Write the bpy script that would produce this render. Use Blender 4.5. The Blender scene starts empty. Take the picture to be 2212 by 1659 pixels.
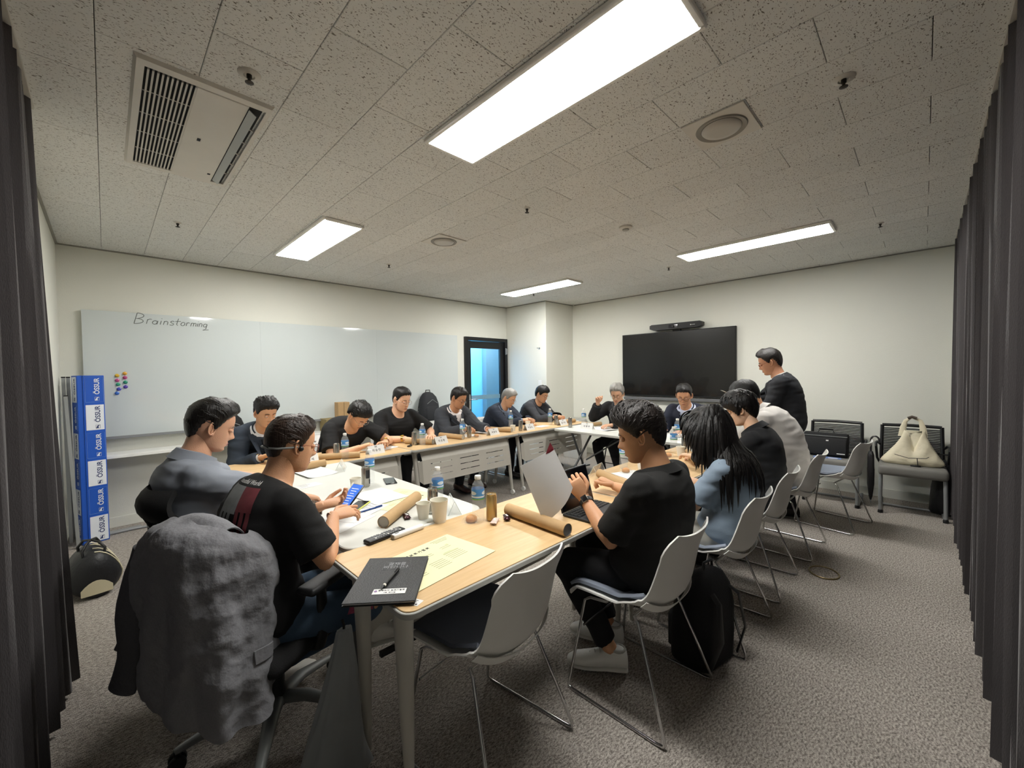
import bpy, bmesh, math, random
import numpy as np
from math import sin, cos, pi, radians
from mathutils import Matrix, Vector

random.seed(7); rng = np.random.default_rng(7)
SC = bpy.context.scene
COL = SC.collection

# ------------------------------------------------------------ camera, world, exposure
CZ = 1.43                       # camera height above the floor
YAW, PITCH, ROLL, FPX = 0.788892, -0.0242682, -0.0143763, 883.741
fw = np.array([cos(YAW)*cos(PITCH), sin(YAW)*cos(PITCH), sin(PITCH)])
r0 = np.array([sin(YAW), -cos(YAW), 0.0]); u0 = np.cross(r0, fw)
rr = cos(ROLL)*r0 + sin(ROLL)*u0; uu = -sin(ROLL)*r0 + cos(ROLL)*u0
cd = bpy.data.cameras.new('camera'); cam = bpy.data.objects.new('camera', cd); COL.objects.link(cam)
cam.matrix_world = Matrix(((rr[0], uu[0], -fw[0], 0), (rr[1], uu[1], -fw[1], 0), (rr[2], uu[2], -fw[2], CZ), (0, 0, 0, 1)))
cd.sensor_width = 36; cd.lens = FPX*36/2212; cd.clip_start = 0.02; cd.clip_end = 60
SC.camera = cam
w = bpy.data.worlds.new('world'); SC.world = w; w.use_nodes = True
w.node_tree.nodes['Background'].inputs[0].default_value = (0.5, 0.55, 0.6, 1)
w.node_tree.nodes['Background'].inputs[1].default_value = 0.15
SC.view_settings.view_transform = 'Standard'; SC.view_settings.look = 'None'
SC.view_settings.gamma = 1; SC.view_settings.use_curve_mapping = False
SC.view_settings.exposure = 0.0
PANEL_STRENGTH = 46.0           # the four ceiling light panels
SC.cycles.max_bounces = 8; SC.cycles.diffuse_bounces = 5; SC.cycles.transparent_max_bounces = 12

# ------------------------------------------------------------ helpers
def C(h, k=1.0):
    h = h.lstrip('#'); v = [int(h[i:i+2], 16)/255 for i in (0, 2, 4)]
    return tuple(min(1, (x/12.92 if x <= .04045 else ((x+.055)/1.055)**2.4)*k) for x in v)+(1,)

def mat(name, col, rough=.5, metal=0, var=None, bump=None, stretch=(1, 1, 1), coat=0, trans=0, ior=1.45, emit=None, sheen=0, alpha=1, spec=None, sss=0):
    """procedural material: base colour, optional noise variation (scale, amount) and bump (scale, strength)"""
    m = bpy.data.materials.new(name); m.use_nodes = True; nt = m.node_tree; b = nt.nodes['Principled BSDF']
    c = C(col) if isinstance(col, str) else tuple(col)
    b.inputs['Base Color'].default_value = c; b.inputs['Roughness'].default_value = rough; b.inputs['Metallic'].default_value = metal
    b.inputs['Coat Weight'].default_value = coat; b.inputs['Transmission Weight'].default_value = trans; b.inputs['IOR'].default_value = ior
    b.inputs['Alpha'].default_value = alpha; b.inputs['Sheen Weight'].default_value = sheen
    if spec is not None: b.inputs['Specular IOR Level'].default_value = spec
    if sss: b.inputs['Subsurface Weight'].default_value = sss; b.inputs['Subsurface Radius'].default_value = (.02, .008, .004); b.inputs['Subsurface Scale'].default_value = .5
    if emit: b.inputs['Emission Color'].default_value = C(emit[0]); b.inputs['Emission Strength'].default_value = emit[1]
    tc = nt.nodes.new('ShaderNodeTexCoord'); mp = nt.nodes.new('ShaderNodeMapping'); mp.inputs['Scale'].default_value = stretch
    nt.links.new(tc.outputs['Object'], mp.inputs[0])
    if var is None: var = (9, .06)
    n = nt.nodes.new('ShaderNodeTexNoise'); n.inputs['Scale'].default_value = var[0]; n.inputs['Detail'].default_value = 6
    nt.links.new(mp.outputs[0], n.inputs[0])
    mx = nt.nodes.new('ShaderNodeMix'); mx.data_type = 'RGBA'
    mx.inputs[6].default_value = tuple(x*(1-var[1]) for x in c[:3])+(1,); mx.inputs[7].default_value = tuple(min(1, x*(1+var[1])) for x in c[:3])+(1,)
    nt.links.new(n.outputs[0], mx.inputs[0]); nt.links.new(mx.outputs[2], b.inputs['Base Color'])
    if bump:
        n2 = nt.nodes.new('ShaderNodeTexNoise'); n2.inputs['Scale'].default_value = bump[0]; n2.inputs['Detail'].default_value = bump[2] if len(bump) > 2 else 3
        nt.links.new(mp.outputs[0], n2.inputs[0]); bp = nt.nodes.new('ShaderNodeBump'); bp.inputs['Strength'].default_value = bump[1]; bp.inputs['Distance'].default_value = .01
        nt.links.new(n2.outputs[0], bp.inputs['Height']); nt.links.new(bp.outputs[0], b.inputs['Normal'])
    return m

def tag(o, label=None, cat=None, group=None, kind=None):
    if label: o['label'] = label
    if cat: o['category'] = cat
    if group: o['group'] = group
    if kind: o['kind'] = kind
    return o

def thing(name, label, cat, loc=(0, 0, 0), rz=0, group=None):
    o = bpy.data.objects.new(name, None); COL.objects.link(o); o.location = loc; o.rotation_euler = (0, 0, rz); o.empty_display_size = .05
    return tag(o, label, cat, group)

def kids(o): return [c for c in bpy.data.objects if c.parent == o]

def copy_tree(o, parent=None):
    c = o.copy(); COL.objects.link(c)
    if parent: c.parent = parent
    for ch in CH.get(o.name, []):
        copy_tree(ch, c)
    return c
CH = {}                          # children by parent name

def norm(v): v = np.asarray(v, float); return v/(np.linalg.norm(v)+1e-9)

def frame(d, up=(0, 0, 1)):
    d = norm(d); up = np.asarray(up, float)
    if abs(np.dot(d, norm(up))) > .98: up = np.array([1., 0, 0])
    x = norm(np.cross(up, d)); return x, np.cross(d, x), d

def RX(a): c, s = cos(a), sin(a); return np.array([[1, 0, 0], [0, c, -s], [0, s, c]])
def RY(a): c, s = cos(a), sin(a); return np.array([[c, 0, s], [0, 1, 0], [-s, 0, c]])
def RZ(a): c, s = cos(a), sin(a); return np.array([[c, -s, 0], [s, c, 0], [0, 0, 1.]])

class MB:
    def __init__(s): s.v = []; s.f = []; s.n = 0; s.mi = []
    def add(s, V, F, R=None, c=None, m=0):
        V = np.asarray(V, float).reshape(-1, 3)
        if R is not None: V = V @ np.asarray(R).T
        if c is not None: V = V + np.asarray(c)
        s.v.append(V); s.f += [[i+s.n for i in f] for f in F]; s.mi += [m]*len(F); s.n += len(V); return s
    def box(s, c, d, R=None, bev=0, seg=1, m=0):
        dx, dy, dz = [x/2 for x in d]
        if bev <= 0:
            V = [(a*dx, b*dy, e*dz) for a in (-1, 1) for b in (-1, 1) for e in (-1, 1)]
            F = [(0, 1, 3, 2), (4, 6, 7, 5), (0, 4, 5, 1), (2, 3, 7, 6), (0, 2, 6, 4), (1, 5, 7, 3)]
            return s.add(V, F, R, c, m)
        bm = bmesh.new(); bmesh.ops.create_cube(bm, size=1)
        for v in bm.verts: v.co = (v.co.x*2*dx, v.co.y*2*dy, v.co.z*2*dz)
        bmesh.ops.bevel(bm, geom=bm.edges[:], offset=min(bev, dx*.98, dy*.98, dz*.98), segments=seg, affect='EDGES', profile=.5)
        bm.verts.ensure_lookup_table(); V = [tuple(v.co) for v in bm.verts]; F = [[v.index for v in f.verts] for f in bm.faces]; bm.free()
        return s.add(V, F, R, c, m)
    def rings(s, R, cap=True, closed=True, m=0):
        R = [np.asarray(r, float) for r in R]; k = len(R[0]); V = np.concatenate(R); F = []
        for i in range(len(R)-1):
            for j in range(k if closed else k-1):
                a = i*k+j; b = i*k+(j+1) % k; F.append((a, b, b+k, a+k))
        if cap: F.append(list(range(k))[::-1]); F.append([(len(R)-1)*k+j for j in range(k)])
        return s.add(V, F, m=m)
    def tube(s, P, r, seg=10, cap=True, flat=1.0, up=(0, 0, 1), m=0):
        P = np.asarray(P, float); n = len(P); r = np.full(n, r) if np.isscalar(r) else np.asarray(r, float)
        T = [norm(P[min(i+1, n-1)]-P[max(i-1, 0)]) for i in range(n)]
        x, y, _ = frame(T[0], up); out = []
        a = np.arange(seg)*2*pi/seg
        for i in range(n):
            x = norm(x - T[i]*np.dot(x, T[i])); y = np.cross(T[i], x)
            out.append(P[i] + r[i]*(np.outer(np.cos(a), x) + flat*np.outer(np.sin(a), y)))
        return s.rings(out, cap, m=m)
    def lathe(s, prof, seg=20, c=(0, 0, 0), R=None, cap=True, m=0):
        a = np.arange(seg)*2*pi/seg; out = []
        for r, z in prof:
            ring = np.stack([r*np.cos(a), r*np.sin(a), np.full(seg, z)], 1)
            if R is not None: ring = ring @ np.asarray(R).T
            out.append(ring+np.asarray(c))
        return s.rings(out, cap, m=m)
    def ell(s, c, r, R=None, seg=14, rg=9, m=0):
        pr = [(max(1e-3, sin(pi*i/rg)), -cos(pi*i/rg)) for i in range(rg+1)]
        a = np.arange(seg)*2*pi/seg; out = []
        for q, z in pr:
            ring = np.stack([q*np.cos(a)*r[0], q*np.sin(a)*r[1], np.full(seg, z*r[2])], 1)
            if R is not None: ring = ring @ np.asarray(R).T
            out.append(ring+np.asarray(c))
        return s.rings(out, True, m=m)
    def grid(s, G, m=0, flip=False):
        G = np.asarray(G, float); a, b = G.shape[:2]; F = []
        for i in range(a-1):
            for j in range(b-1):
                q = (i*b+j, i*b+j+1, (i+1)*b+j+1, (i+1)*b+j); F.append(q[::-1] if flip else q)
        return s.add(G.reshape(-1, 3), F, m=m)
    def sheet(s, G, t, m=0):
        """grid surface with thickness t (both skins and a rim)"""
        G = np.asarray(G, float); a, b = G.shape[:2]
        gu = np.gradient(G, axis=0); gv = np.gradient(G, axis=1); N = np.cross(gu, gv); N /= (np.linalg.norm(N, axis=2, keepdims=True)+1e-9)
        H = G - N*t; n = a*b; V = np.concatenate([G.reshape(-1, 3), H.reshape(-1, 3)]); F = []
        for i in range(a-1):
            for j in range(b-1):
                q = (i*b+j, (i+1)*b+j, (i+1)*b+j+1, i*b+j+1); F.append(q); F.append(tuple(x+n for x in q[::-1]))
        rim = [(0, j) for j in range(b)]+[(i, b-1) for i in range(1, a)]+[(a-1, j) for j in range(b-2, -1, -1)]+[(i, 0) for i in range(a-2, 0, -1)]
        ids = [i*b+j for i, j in rim]
        for k in range(len(ids)):
            p, q = ids[k], ids[(k+1) % len(ids)]; F.append((p, q, q+n, p+n))
        return s.add(V, F, m=m)
    def build(s, name, mats, parent=None, smooth=40, label=None):
        me = bpy.data.meshes.new(name); V = np.concatenate(s.v) if s.v else np.zeros((0, 3))
        me.from_pydata(V.tolist(), [], s.f); mats = mats if isinstance(mats, (list, tuple)) else [mats]
        for m in mats: me.materials.append(m)
        if len(mats) > 1: me.polygons.foreach_set('material_index', s.mi)
        return mkobj(name, me, parent, smooth, label)

def mkobj(name, me, parent=None, smooth=40, label=None):
    if smooth:
        me.polygons.foreach_set('use_smooth', [True]*len(me.polygons))
        if smooth < 179: me.set_sharp_from_angle(angle=radians(smooth))
    me.update(); o = bpy.data.objects.new(name, me); COL.objects.link(o)
    if parent: o.parent = parent; CH.setdefault(parent.name, []).append(o)
    if label: o['label'] = label
    return o

TMP = bpy.data.scenes.new('tmp'); TMPL = TMP.view_layers[0]
def evaluated(ob):
    TMP.collection.objects.link(ob); TMPL.update(); dg = TMPL.depsgraph
    me = bpy.data.meshes.new_from_object(ob.evaluated_get(dg)); TMP.collection.objects.unlink(ob); bpy.data.objects.remove(ob); return me

def remesh(mb, vox, it=4, fac=.5, deform=None):
    me = bpy.data.meshes.new('t'); me.from_pydata(np.concatenate(mb.v).tolist(), [], mb.f)
    bm = bmesh.new(); bm.from_mesh(me); bmesh.ops.recalc_face_normals(bm, faces=bm.faces); bm.to_mesh(me); bm.free()
    o = bpy.data.objects.new('t', me); md = o.modifiers.new('r', 'REMESH'); md.mode = 'VOXEL'; md.voxel_size = vox
    sm = o.modifiers.new('s', 'SMOOTH'); sm.factor = fac; sm.iterations = it
    out = evaluated(o); n = len(out.vertices); co = np.empty(n*3); out.vertices.foreach_get('co', co); co = co.reshape(-1, 3)
    if deform is not None:
        no = np.empty(n*3); out.vertices.foreach_get('normal', no); co = deform(co, no.reshape(-1, 3)); out.vertices.foreach_set('co', co.ravel())
    return out

def text(name, s, size, m, parent, M, ext=.0004, align='CENTER', shear=0, bold=0, label=None):
    cu = bpy.data.curves.new('t', 'FONT'); cu.body = s; cu.size = size; cu.extrude = ext; cu.align_x = align; cu.align_y = 'CENTER'; cu.shear = shear; cu.offset = bold; cu.resolution_u = 3
    o = bpy.data.objects.new('t', cu); me = evaluated(o); me.transform(M); me.materials.clear(); me.materials.append(m)
    return mkobj(name, me, parent, 0, label)

def MAT4(R, c):
    return Matrix([[*map(float, R[i]), float(c[i])] for i in range(3)]+[[0, 0, 0, 1]])

def rect_path(w, h, r, n=5, cx=0, cy=0):
    out = []
    for (sx, sy, a0) in ((1, 1, 0), (-1, 1, 90), (-1, -1, 180), (1, -1, 270)):
        for k in range(n+1):
            a = radians(a0+90*k/n); out.append((cx+sx*(w/2-r)+r*cos(a), cy+sy*(h/2-r)+r*sin(a)))
    return out
def slab(mb, w, d, t, r, z, c=(0, 0), e=.003, n=5, m=0):
    """rounded rectangular board, top face at z"""
    P = rect_path(w, d, r, n, *c); Q = rect_path(w-2*e, d-2*e, max(r-e, .001), n, *c)
    f = lambda pts, z: np.array([(x, y, z) for x, y in pts])
    mb.rings([f(Q, z-t), f(P, z-t+e), f(P, z-e), f(Q, z)], m=m)

# value noise from summed waves
_W = rng.normal(size=(3, 9, 3)); _Ph = rng.uniform(0, 6.28, (3, 9))
def wnoise(P, f=1.0, k=0):
    d = P*f @ _W[k].T + _Ph[k]; return np.sin(d + 1.3*np.sin(d[:, ::-1]*.7)).mean(1)*1.6
# ------------------------------------------------------------ materials of the room
def m_wall():
    m = mat('wall_paint', '#dcdcd2', .75, var=(2.5, .015), bump=(140, .12)); return m
def m_carpet():
    m = bpy.data.materials.new('carpet_loop'); m.use_nodes = True; nt = m.node_tree; b = nt.nodes['Principled BSDF']; L = nt.links.new
    g = nt.nodes.new('ShaderNodeNewGeometry')
    def noise(sc, det=4, st=None):
        n = nt.nodes.new('ShaderNodeTexNoise'); n.inputs['Scale'].default_value = sc; n.inputs['Detail'].default_value = det
        if st:
            mp = nt.nodes.new('ShaderNodeMapping'); mp.inputs['Rotation'].default_value = (0, 0, .4); mp.inputs['Scale'].default_value = st; L(g.outputs['Position'], mp.inputs[0]); L(mp.outputs[0], n.inputs[0])
        else: L(g.outputs['Position'], n.inputs[0])
        return n
    n1 = noise(62, 3, (1, 2.2, 1)); n2 = noise(170, 2, (2, 1, 1)); n3 = noise(1.3, 2)
    cr = nt.nodes.new('ShaderNodeValToRGB'); cr.color_ramp.elements[0].position = .38; cr.color_ramp.elements[1].position = .64
    cr.color_ramp.elements[0].color = C('#605a55'); cr.color_ramp.elements[1].color = C('#c6beb5')
    ad = nt.nodes.new('ShaderNodeMath'); ad.operation = 'ADD'; hf = nt.nodes.new('ShaderNodeMath'); hf.operation = 'MULTIPLY'; hf.inputs[1].default_value = .5
    L(n1.outputs[0], ad.inputs[0]); L(n2.outputs[0], ad.inputs[1]); L(ad.outputs[0], hf.inputs[0]); L(hf.outputs[0], cr.inputs[0]); L(cr.outputs[0], b.inputs['Base Color'])
    bp = nt.nodes.new('ShaderNodeBump'); bp.inputs['Strength'].default_value = .8; bp.inputs['Distance'].default_value = .008; L(hf.outputs[0], bp.inputs['Height']); L(bp.outputs[0], b.inputs['Normal'])
    b.inputs['Roughness'].default_value = 1; b.inputs['Specular IOR Level'].default_value = .1
    return m
def m_tile():
    m = bpy.data.materials.new('mineral_fibre_tile'); m.use_nodes = True; nt = m.node_tree; b = nt.nodes['Principled BSDF']; L = nt.links.new
    g = nt.nodes.new('ShaderNodeNewGeometry')
    def marks(rot, sc, lo, hi):
        w_ = nt.nodes.new('ShaderNodeTexNoise'); w_.inputs['Scale'].default_value = 22; L(g.outputs['Position'], w_.inputs[0])
        ws = nt.nodes.new('ShaderNodeVectorMath'); ws.operation = 'MULTIPLY_ADD'; ws.inputs[1].default_value = (.03, .03, 0); L(w_.outputs['Color'], ws.inputs[0]); L(g.outputs['Position'], ws.inputs[2])
        mp = nt.nodes.new('ShaderNodeMapping'); mp.inputs['Rotation'].default_value = (0, 0, rot); mp.inputs['Scale'].default_value = (78*sc, 165*sc, 1); L(ws.outputs[0], mp.inputs[0])
        n = nt.nodes.new('ShaderNodeTexNoise'); n.inputs['Scale'].default_value = 1; n.inputs['Detail'].default_value = 1.5; L(mp.outputs[0], n.inputs[0])
        r = nt.nodes.new('ShaderNodeMapRange'); r.inputs[1].default_value = lo; r.inputs[2].default_value = hi; r.clamp = True; L(n.outputs[0], r.inputs[0]); return r
    a = marks(.5, 1, .345, .315); c = marks(-.35, 1.5, .345, .315)
    mxx = nt.nodes.new('ShaderNodeMath'); mxx.operation = 'MAXIMUM'; L(a.outputs[0], mxx.inputs[0]); L(c.outputs[0], mxx.inputs[1])
    oi = nt.nodes.new('ShaderNodeObjectInfo'); tn = nt.nodes.new('ShaderNodeMapRange'); tn.inputs[3].default_value = 0; tn.inputs[4].default_value = 1; L(oi.outputs['Random'], tn.inputs[0])
    base = nt.nodes.new('ShaderNodeMix'); base.data_type = 'RGBA'; base.inputs[6].default_value = C('#dadad6'); base.inputs[7].default_value = C('#e1e1dd'); L(tn.outputs[0], base.inputs[0])
    mx = nt.nodes.new('ShaderNodeMix'); mx.data_type = 'RGBA'; mx.inputs[7].default_value = C('#756f66'); L(base.outputs[2], mx.inputs[6]); L(mxx.outputs[0], mx.inputs[0]); L(mx.outputs[2], b.inputs['Base Color'])
    n = nt.nodes.new('ShaderNodeTexNoise'); n.inputs['Scale'].default_value = 260; L(g.outputs['Position'], n.inputs[0])
    sb = nt.nodes.new('ShaderNodeMath'); sb.operation = 'MULTIPLY_ADD'; sb.inputs[1].default_value = -1.2; L(mxx.outputs[0], sb.inputs[0]); L(n.outputs[0], sb.inputs[2])
    bp = nt.nodes.new('ShaderNodeBump'); bp.inputs['Strength'].default_value = .2; bp.inputs['Distance'].default_value = .002; L(sb.outputs[0], bp.inputs['Height']); L(bp.outputs[0], b.inputs['Normal'])
    b.inputs['Roughness'].default_value = .95
    return m
WALL = m_wall(); CARPET = m_carpet(); TILE = m_tile()
TRIMW = mat('painted_trim', '#d9d9cf', .5); DARK = mat('dark_gap', '#35322f', .9); BLACK = mat('black_plastic', '#141414', .45, bump=(300, .1))
WHITEP = mat('white_plastic', '#e6e6e2', .4); GREYP = mat('grey_plastic', '#8f9291', .5); CHROME = mat('chrome_tube', '#c9c9c9', .12, 1, var=(20, .02)); STEELG = mat('grey_painted_steel', '#8d8f90', .4, .3)
BLKMETAL = mat('black_frame_paint', '#161617', .4, .1); PAPER = mat('white_paper', '#dcdcda', .8, bump=(30, .05)); INK = mat('dark_ink', '#26262a', .8)
X0, X1, Y0, Y1, H = -.29, 6.11, -.30, 5.52, 2.67
def structure(mb, name, m, smooth=30, parent=None):
    o = mb.build(name, m, parent, smooth)
    if not parent: o['kind'] = 'structure'
    return o
b = MB(); b.box(((X0+X1)/2, (Y0+Y1)/2+.4, -.05), (X1-X0+.6, Y1-Y0+2.6, .1)); structure(b, 'floor', CARPET)
b = MB(); b.box((X0-.05, (Y0+Y1)/2, H/2), (.1, Y1-Y0+.2, H+.2)); structure(b, 'wall_left', WALL)
b = MB(); b.box((X1+.05, (Y0+Y1)/2, H/2), (.1, Y1-Y0+.2, H+.2)); structure(b, 'wall_right', WALL)
b = MB(); b.box(((X0+X1)/2, Y0-.05, H/2), (X1-X0+.2, .1, H+.2)); structure(b, 'wall_window_side', WALL)
DX0, DX1, DH = 4.34, 5.33, 2.08
b = MB(); b.box(((X0+DX0)/2, Y1+.05, H/2), (DX0-X0, .1, H+.2)); b.box(((DX0+X1)/2, Y1+.05, (H+DH)/2), (X1-DX0, .1, H-DH)); b.box(((DX1+X1)/2+.02, Y1+.05, DH/2), (X1-DX1-.02, .1, DH)); structure(b, 'wall_whiteboard_side', WALL)
b = MB(); b.box((5.735, 5.035, H/2), (.77, .97, H), bev=.004); structure(b, 'trim_1', WALL); bpy.data.objects['trim_1']['label'] = 'white boxed column in the far corner'
# ceiling: backing plus one object for each tile
b = MB(); b.box(((X0+X1)/2, (Y0+Y1)/2, H+.055), (X1-X0+.4, Y1-Y0+.4, .06)); ceil = structure(b, 'ceiling', DARK)
tile_mesh = {}
for i in range(-1, 21):
    xa, xb = max(.0057+.3*i, X0), min(.0057+.3*(i+1), X1)
    if xb-xa < .02: continue
    j0 = -5 if (i+1) % 2 == (-5) % 2 else -6
    for j in range(j0, 17, 2):
        ya, yb = max(1.1854+.3*j, Y0), min(1.1854+.3*(j+2), Y1)
        if yb-ya < .02: continue
        key = (round(xb-xa, 3), round(yb-ya, 3))
        if key not in tile_mesh:
            t = MB(); g = .0011; wx, wy = key[0]-2*g, key[1]-2*g
            f = lambda e, z: np.array([(-wx/2+e, -wy/2+e, z), (wx/2-e, -wy/2+e, z), (wx/2-e, wy/2-e, z), (-wx/2+e, wy/2-e, z)])
            t.rings([f(0, .018), f(0, .002), f(.002, 0)]); tile_mesh[key] = t
            o = t.build('ceiling_tile', TILE, ceil, 0); tile_mesh[key] = o.data
        else:
            o = bpy.data.objects.new('ceiling_tile', tile_mesh[key]); COL.objects.link(o); o.parent = ceil
        o.location = ((xa+xb)/2, (ya+yb)/2, H+random.uniform(0, .0008))
# baseboards
b = MB(); b.box((2.0, Y1-.006, .05), (4.6, .012, .10), bev=.003); structure(b, 'baseboard_back', TRIMW)
b = MB(); b.box((X1-.006, 2.1, .05), (.012, 4.85, .10), bev=.003); structure(b, 'baseboard_right', TRIMW)
b = MB(); b.box((X0+.006, 2.6, .05), (.012, 5.8, .10), bev=.003); structure(b, 'baseboard_left', TRIMW)
b = MB(); b.box((5.345, 5.02, .05), (.012, .94, .10), bev=.003); b.box((5.72, 4.545, .05), (.74, .012, .10), bev=.003); structure(b, 'baseboard_column', TRIMW)
# shadow-gap cornice angle
b = MB(); b.box((2.9, Y1-.008, H-.006), (6.4, .016, .010)); b.box((X1-.008, 2.1, H-.006), (.016, 4.8, .010)); b.box((X0+.008, 2.6, H-.006), (.016, 5.8, .010)); b.box((5.342, 5.03, H-.006), (.016, .97, .010)); b.box((5.72, 4.542, H-.006), (.76, .016, .010)); structure(b, 'trim_2', mat('cornice_angle', '#8e8c84', .6))
# ---- door with blue-lit corridor behind
b = MB()
b.box((DX0+.03, Y1+.02, DH/2), (.06, .14, DH), bev=.004); b.box((DX1-.03, Y1+.02, DH/2), (.06, .14, DH), bev=.004); b.box(((DX0+DX1)/2, Y1+.02, DH-.03), (DX1-DX0-.12, .14, .06), bev=.004)
door = structure(b, 'door_1', BLKMETAL)
b = MB(); lx0, lx1 = DX0+.062, DX1-.062; gx0, gx1 = 4.48, 5.17
b.box(((lx0+gx0)/2, Y1+.01, DH/2-.03), (gx0-lx0, .045, DH-.07), bev=.003); b.box(((lx1+gx1)/2, Y1+.01, DH/2-.03), (lx1-gx1, .045, DH-.07), bev=.003)
b.box(((gx0+gx1)/2, Y1+.01, 1.95), (gx1-gx0, .045, .12), bev=.003); b.box(((gx0+gx1)/2, Y1+.01, .06), (gx1-gx0, .045, .10), bev=.003)
b.build('door_leaf', BLKMETAL, door, 30)
GLASS = mat('clear_glass', '#ffffff', .02, trans=1, ior=1.02, var=(1, 0)); 
b = MB(); b.box(((gx0+gx1)/2, Y1+.01, 1.0), (gx1-gx0+.01, .008, 1.82)); b.build('door_glass', GLASS, door, 0)
FROST = mat('frosted_band_film', '#7fa3b3', .7, alpha=.75)
b = MB(); b.box(((gx0+gx1)/2, Y1+.0035, 1.03), (gx1-gx0-.004, .002, .075)); b.build('frosted_band', FROST, door, 0)
b = MB()
b.box((gx0-.045, Y1-.02, .96), (.035, .012, .26), bev=.004); b.tube([(gx0-.045, Y1-.025, 1.0), (gx0-.045, Y1-.06, 1.0), (gx0-.03, Y1-.068, 1.0), (gx0+.09, Y1-.068, 1.0)], .009, 10)
h = b.build('door_handle', CHROME, door, 40)
for z in (1.85, .25):
    b = MB(); b.tube([(DX1-.055, Y1-.058, z-.06), (DX1-.055, Y1-.058, z+.06)], .011, 10); b.box((DX1-.03, Y1-.052, z), (.04, .006, .10)); b.build('hinge', STEELG, door, 40)
# corridor beyond the door: blue painted wall under its own lamp
CORB = mat('blue_corridor_wall', '#7accf4', .7); CORG = mat('grey_corridor_panel', '#6d8791', .6)
b = MB(); b.box((5.05, 6.62, 1.3), (2.6, .08, 2.7)); structure(b, 'wall_corridor', CORB)
b = MB(); b.box((6.02, 6.5, 1.3), (.75, .12, 2.7)); structure(b, 'trim_3', CORG)
b = MB(); b.box((3.75, 6.2, 1.3), (.08, 1.1, 2.7)); b.box((6.4, 6.2, 1.3), (.08, 1.1, 2.7)); b.box((5.05, 6.2, 2.70), (2.7, 1.1, .06)); structure(b, 'trim_4', CORB)
ld = bpy.data.lights.new('corridor_lamp', 'AREA'); ld.energy = 75; ld.size = .5; ld.size_y = 1.6; ld.shape = 'RECTANGLE'; ld.color = (.75, .9, 1)
lo = bpy.data.objects.new('corridor_lamp', ld); COL.objects.link(lo); lo.location = (4.9, 6.0, 2.6); lo.rotation_euler = (0, 0, 1.57); tag(lo, 'lamp in the corridor beyond the door', 'lamp')
# ---- ceiling light panels
EMIT = bpy.data.materials.new('lit_diffuser'); EMIT.use_nodes = True
e_ = EMIT.node_tree.nodes['Principled BSDF']; e_.inputs['Base Color'].default_value = (.9, .9, .9, 1); e_.inputs['Emission Color'].default_value = (1, .985, .945, 1); e_.inputs['Emission Strength'].default_value = PANEL_STRENGTH
FRAMEW = mat('white_light_frame', '#eae8e2', .4)
for (x, y, lab) in ((1.385, 1.205, 'largest ceiling light panel, directly overhead and nearest the camera'), (1.385, 3.92, 'ceiling light panel on the left, above the whiteboard side tables'), (4.46, 1.205, 'long ceiling light panel on the right, in front of the screen wall'), (4.46, 3.92, 'small far ceiling light panel nearest the corner column')):
    t = thing('ceiling_light_panel', lab, 'light', (x, y, H), group='ceiling light panels')
    b = MB(); w_, l_ = .335, 1.31
    for sx in (-1, 1): b.box((sx*(w_/2-.012), 0, -.012), (.024, l_, .024), bev=.005)
    for sy in (-1, 1): b.box((0, sy*(l_/2-.012), -.012), (w_-.048, .024, .024), bev=.004)
    b.build('frame', FRAMEW, t, 40)
    b = MB(); b.box((0, 0, -.0215), (w_-.044, l_-.044, .006)); b.build('diffuser', EMIT, t, 0)
# ---- air conditioner cassette
t = thing('air_conditioner', 'white ceiling cassette air conditioner with louvred grille at upper left', 'air conditioner', (.347, 2.648, H+.016))
ACW = mat('ac_white_plastic', '#d2cec5', .45)
W2, L2 = .25, .55
b = MB()   # panel frame as four sloping borders, inset .03
def border(x0, x1, y0, y1, z0=0, z1=-.03, e=.02):
    o = np.array([(x0, y0, z0), (x1, y0, z0), (x1, y1, z0), (x0, y1, z0)]); q = np.array([(x0+e, y0+e, z1), (x1-e, y0+e, z1), (x1-e, y1-e, z1), (x0+e, y1-e, z1)]); return o, q
o_, q_ = border(-W2, W2, -L2, L2); ia = np.array([(-.205, -.49, -.03), (.215, -.49, -.03), (.215, .49, -.03), (-.205, .49, -.03)]); ib = ia.copy(); ib[:, 2] = -.020
b.rings([o_, q_, ia, ib], cap=False); b.build('panel_frame', ACW, t, 25)
b = MB(); b.box((-.002, 0, -.0205), (.41, .98, .006)); b.build('cavity_shade', mat('ac_cavity_shade', '#0d0d0d', .8), t, 0)  # thin black sheet; the shade inside the unit is put into its colour
GR = -.205
for k in range(11):
    b = MB(); b.box((GR+.012+k*.0152, 0, -.0285), (.0065, .96, .007), R=RY(.2)); b.build('grille_slat', ACW, t, 0)
for yy in (-.3, -.1, .1, .3):
    b = MB(); b.box((GR+.085, yy, -.0245), (.165, .005, .003)); b.build('grille_rib', ACW, t, 0)
b = MB(); b.box((.055, 0, -.027), (.190, .975, .010), bev=.003); b.build('cover_panel', ACW, t, 30)
for k in range(2):
    b = MB(); b.box((.025 if k else .125, -.02 if k else .38-.8*0, -.0325), (.014, .03 if k else .02, .001)); b.build('printed_mark', INK, t, 0)
b = MB()
vy = np.linspace(-.46, .46, 9); G = np.array([[(.155+.030*s_-.002*s_*s_, y, -.028-.020*s_) for y in vy] for s_ in np.linspace(0, 1, 5)]); b.sheet(G, .003); b.build('louvre_flap', mat('ac_flap', '#b3b7b7', .4), t, 40)
for yy in (-.28, -.13, .02, .17, .32):
    b = MB(); b.box((.195, yy, -.0255), (.035, .004, .006), R=RZ(.2)); b.build('vane', ACW, t, 0)
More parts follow.
